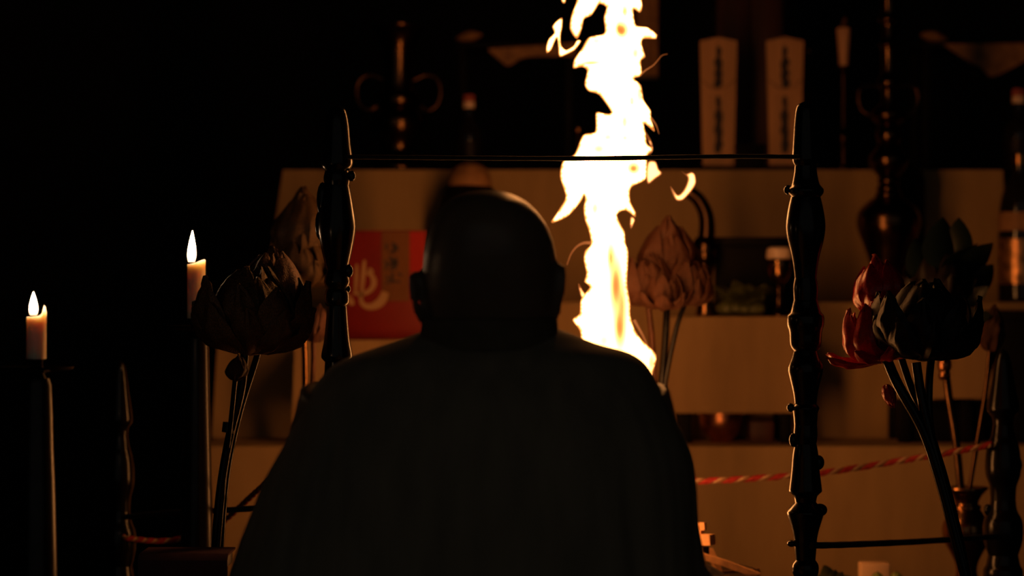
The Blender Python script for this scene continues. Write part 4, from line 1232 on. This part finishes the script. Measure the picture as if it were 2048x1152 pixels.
# trunk under the robe
trunk = [(ZS, xpx(965), .17, 3.06, .13, .13), (.42, xpx(965), .175, 3.06, .13, .13), (.55, xpx(965), .155, 3.05, .115, .11), (.68, xpx(967), .165, 3.04, .115, .115), (.80, xpx(968), .19, 3.03, .11, .12),
         (.875, xpx(970), .17, 3.01, .09, .10), (.915, xpx(975), .09, 3.0, .06, .07)]
parts.append(loft(trunk, 36, 2.3))
def limb(pts, rad):
    parts.append(tube(spline(pts, 4), [r for r, in smooth_prof([(x,) for x in rad], 4)], 14))
HANDX = xpx(985)
for s, sx in ((-1, -1), (1, 1)):
    sh = Vector((xpx(970) + s * .17, 3.02, .865))
    el = Vector((xpx(965) + s * .235, 3.10, .60))
    wr = Vector((HANDX + s * .075, 3.31, .625))
    limb([sh, (sh + el) / 2 + Vector((s * .01, 0, 0)), el, (el + wr) / 2, wr], [.055, .046, .040, .036, .026])
    pm = wr + Vector((-s * .028, .065, .004))
    parts.append(tube([wr, wr.lerp(pm, .5), pm], [.026, .034, .030], 12, .55))
    d = (pm - wr).normalized()
    side = Vector((d.y, -d.x, 0)) * s
    for fi, (off, L) in enumerate(((.024, .066), (.008, .075), (-.008, .070), (-.023, .056))):
        p0 = pm + side * off - d * .008
        p1 = p0 + d * L * .5 + Vector((-s * .004, 0, -.004))
        p2 = p1 + d * L * .3 + Vector((-s * .014, 0, -.012))
        p3 = p2 + d * L * .12 + Vector((-s * .016, 0, -.016))
        parts.append(tube([p0, p1, p2, p3], [.0095, .009, .0082, .0065], 10))
    q0 = wr.lerp(pm, .35) - side * .026 + Vector((0, 0, .006))
    parts.append(tube([q0, q0 - side * .022 + d * .026 + Vector((0, 0, .008)), q0 - side * .026 + d * .054 + Vector((0, 0, .004))], [.012, .0105, .008], 10))
    hip = Vector((xpx(965) + s * .09, 3.10, ZS + .075))
    kn = Vector((xpx(965) + s * .25, 3.36, ZS + .075))
    an = Vector((xpx(965) - s * .06, 3.42 - .03 * s, ZS + .055 + (.05 if s > 0 else 0)))
    limb([hip, (hip + kn) / 2, kn, (kn + an) / 2, an], [.070, .068, .060, .056, .038])
    parts.append(tube([an, an + Vector((-s * .07, .0, -.005)), an + Vector((-s * .15, -.01, -.012)), an + Vector((-s * .18, -.012, -.014))], [.036, .034, .028, .016], 12, .7))
body = mk('body', merge(*parts), M['skin'], t)
evaluated(body, [('REMESH', dict(mode='VOXEL', voxel_size=.0046)), ('SMOOTH', dict(factor=.5, iterations=3))])

# robe: shoulders, back, sleeves and lap in one garment
SIL = [(646, 893, 1086, .050, .052), (655, 872, 1104, .062, .062), (664, 842, 1134, .07, .072), (676, 808, 1164, .08, .085), (690, 768, 1200, .088, .098), (703, 730, 1252, .095, .11), (716, 694, 1280, .10, .12), (738, 655, 1302, .11, .13),
       (780, 622, 1324, .125, .145), (830, 597, 1348, .135, .158), (900, 562, 1381, .15, .168), (960, 530, 1393, .16, .172), (1020, 508, 1397, .17, .176), (1080, 485, 1400, .18, .180), (1152, 462, 1404, .19, .184),
       (1260, 430, 1410, .21, .19), (1400, 412, 1424, .24, .195), (1550, 402, 1440, .28, .20), (1670, 400, 1456, .30, .205), (1688, 404, 1452, .30, .20)]
rr = []
for py, l, r, fr, bk in smooth_prof(SIL, 3):
    rr.append((zpx(py), xpx((l + r) / 2), (r - l) / 2 * S(MY), 3.03, fr, bk))
rparts = [loft(rr, 72, 2.35)]
for s in (-1, 1):
    el = Vector((xpx(965) + s * .225, 3.10, .60))
    wr = Vector((HANDX + s * .085, 3.29, .60))
    rparts.append(tube(spline([el + Vector((-s * .03, -.05, .06)), el, (el + wr) / 2, wr], 4), [.06 + .004 * i for i in range(13)], 18))
    kn = Vector((xpx(965) + s * .245, 3.34, ZS + .095))
    rparts.append(tube(spline([Vector((xpx(965) + s * .1, 3.12, ZS + .10)), kn, Vector((xpx(965) - s * .05, 3.40, ZS + .09))], 5), [.088] * 11, 18))
robe = mk('robe', merge(*rparts), M['robe'], t)
evaluated(robe, [('REMESH', dict(mode='VOXEL', voxel_size=.008)), ('SMOOTH', dict(factor=.5, iterations=4))])
org = ORIGIN[t]
nrm = [v.normal.copy() for v in robe.data.vertices]
new = []
for v, nv_ in zip(robe.data.vertices, nrm):
    p = v.co + org
    q = v.co.copy()
    if p.z < .90:
        k = min(1, (.90 - p.z) / .15)
        ang = math.atan2(p.y - 3.03, p.x - xpx(965))
        n = noise.noise(Vector((ang * 5.5 + p.z * .8, p.z * 2.2, 3.1))) + .5 * noise.noise(Vector((ang * 13, p.z * 3.5, 7.7)))
        q += nv_ * (.007 * n * k)
    new += q[:]
robe.data.vertices.foreach_set('co', new)
robe.data.update()
# collar band following the neck
cpts = []
for k in range(33):
    a = PI * .5 + 2 * PI * k / 32 * 1.0
    cpts.append(Vector((xpx(979) + .0745 * math.cos(a), 3.0 + .072 * math.sin(a) * (1 if math.sin(a) < 0 else .98), zpx(657) - .03 * max(0, math.sin(a)))))
V, Fc = [], []
for p in cpts[:-1]:
    d = Vector((p.x - xpx(979), p.y - 3.0, 0)).normalized()
    for o_, dz in ((-.004, -.022), (.010, -.024), (.007, .010), (.003, .013), (-.002, .010)):
        V.append(p + d * o_ + Vector((0, 0, dz)))
for i in range(32):
    for k in range(5):
        a0, b0 = i * 5, ((i + 1) % 32) * 5
        Fc.append((a0 + k, a0 + (k + 1) % 5, b0 + (k + 1) % 5, b0 + k))
mk('collar', (V, Fc), M['collar'], t)

# the dais the monk sits on
t = thing('prayer_dais', 'low square wooden dais under the seated monk', 'dais', (xpx(965), 3.1, 0))
mk('frame', box(xpx(965) - .345, xpx(965) + .40, 2.72, 3.54, .06, .28, .006), M['dark_wood'], t)
for sx in (-1, 1):
    for sy in (2.75, 3.45):
        cx_ = xpx(965) + sx * .30
        mk('leg', box(cx_ - .035, cx_ + .035, sy, sy + .06, .0005, .06, .004), M['dark_wood'], t)
mk('mat', box(xpx(965) - .335, xpx(965) + .39, 2.74, 3.52, .28, ZS - .003, .006), M['tatami'], t)
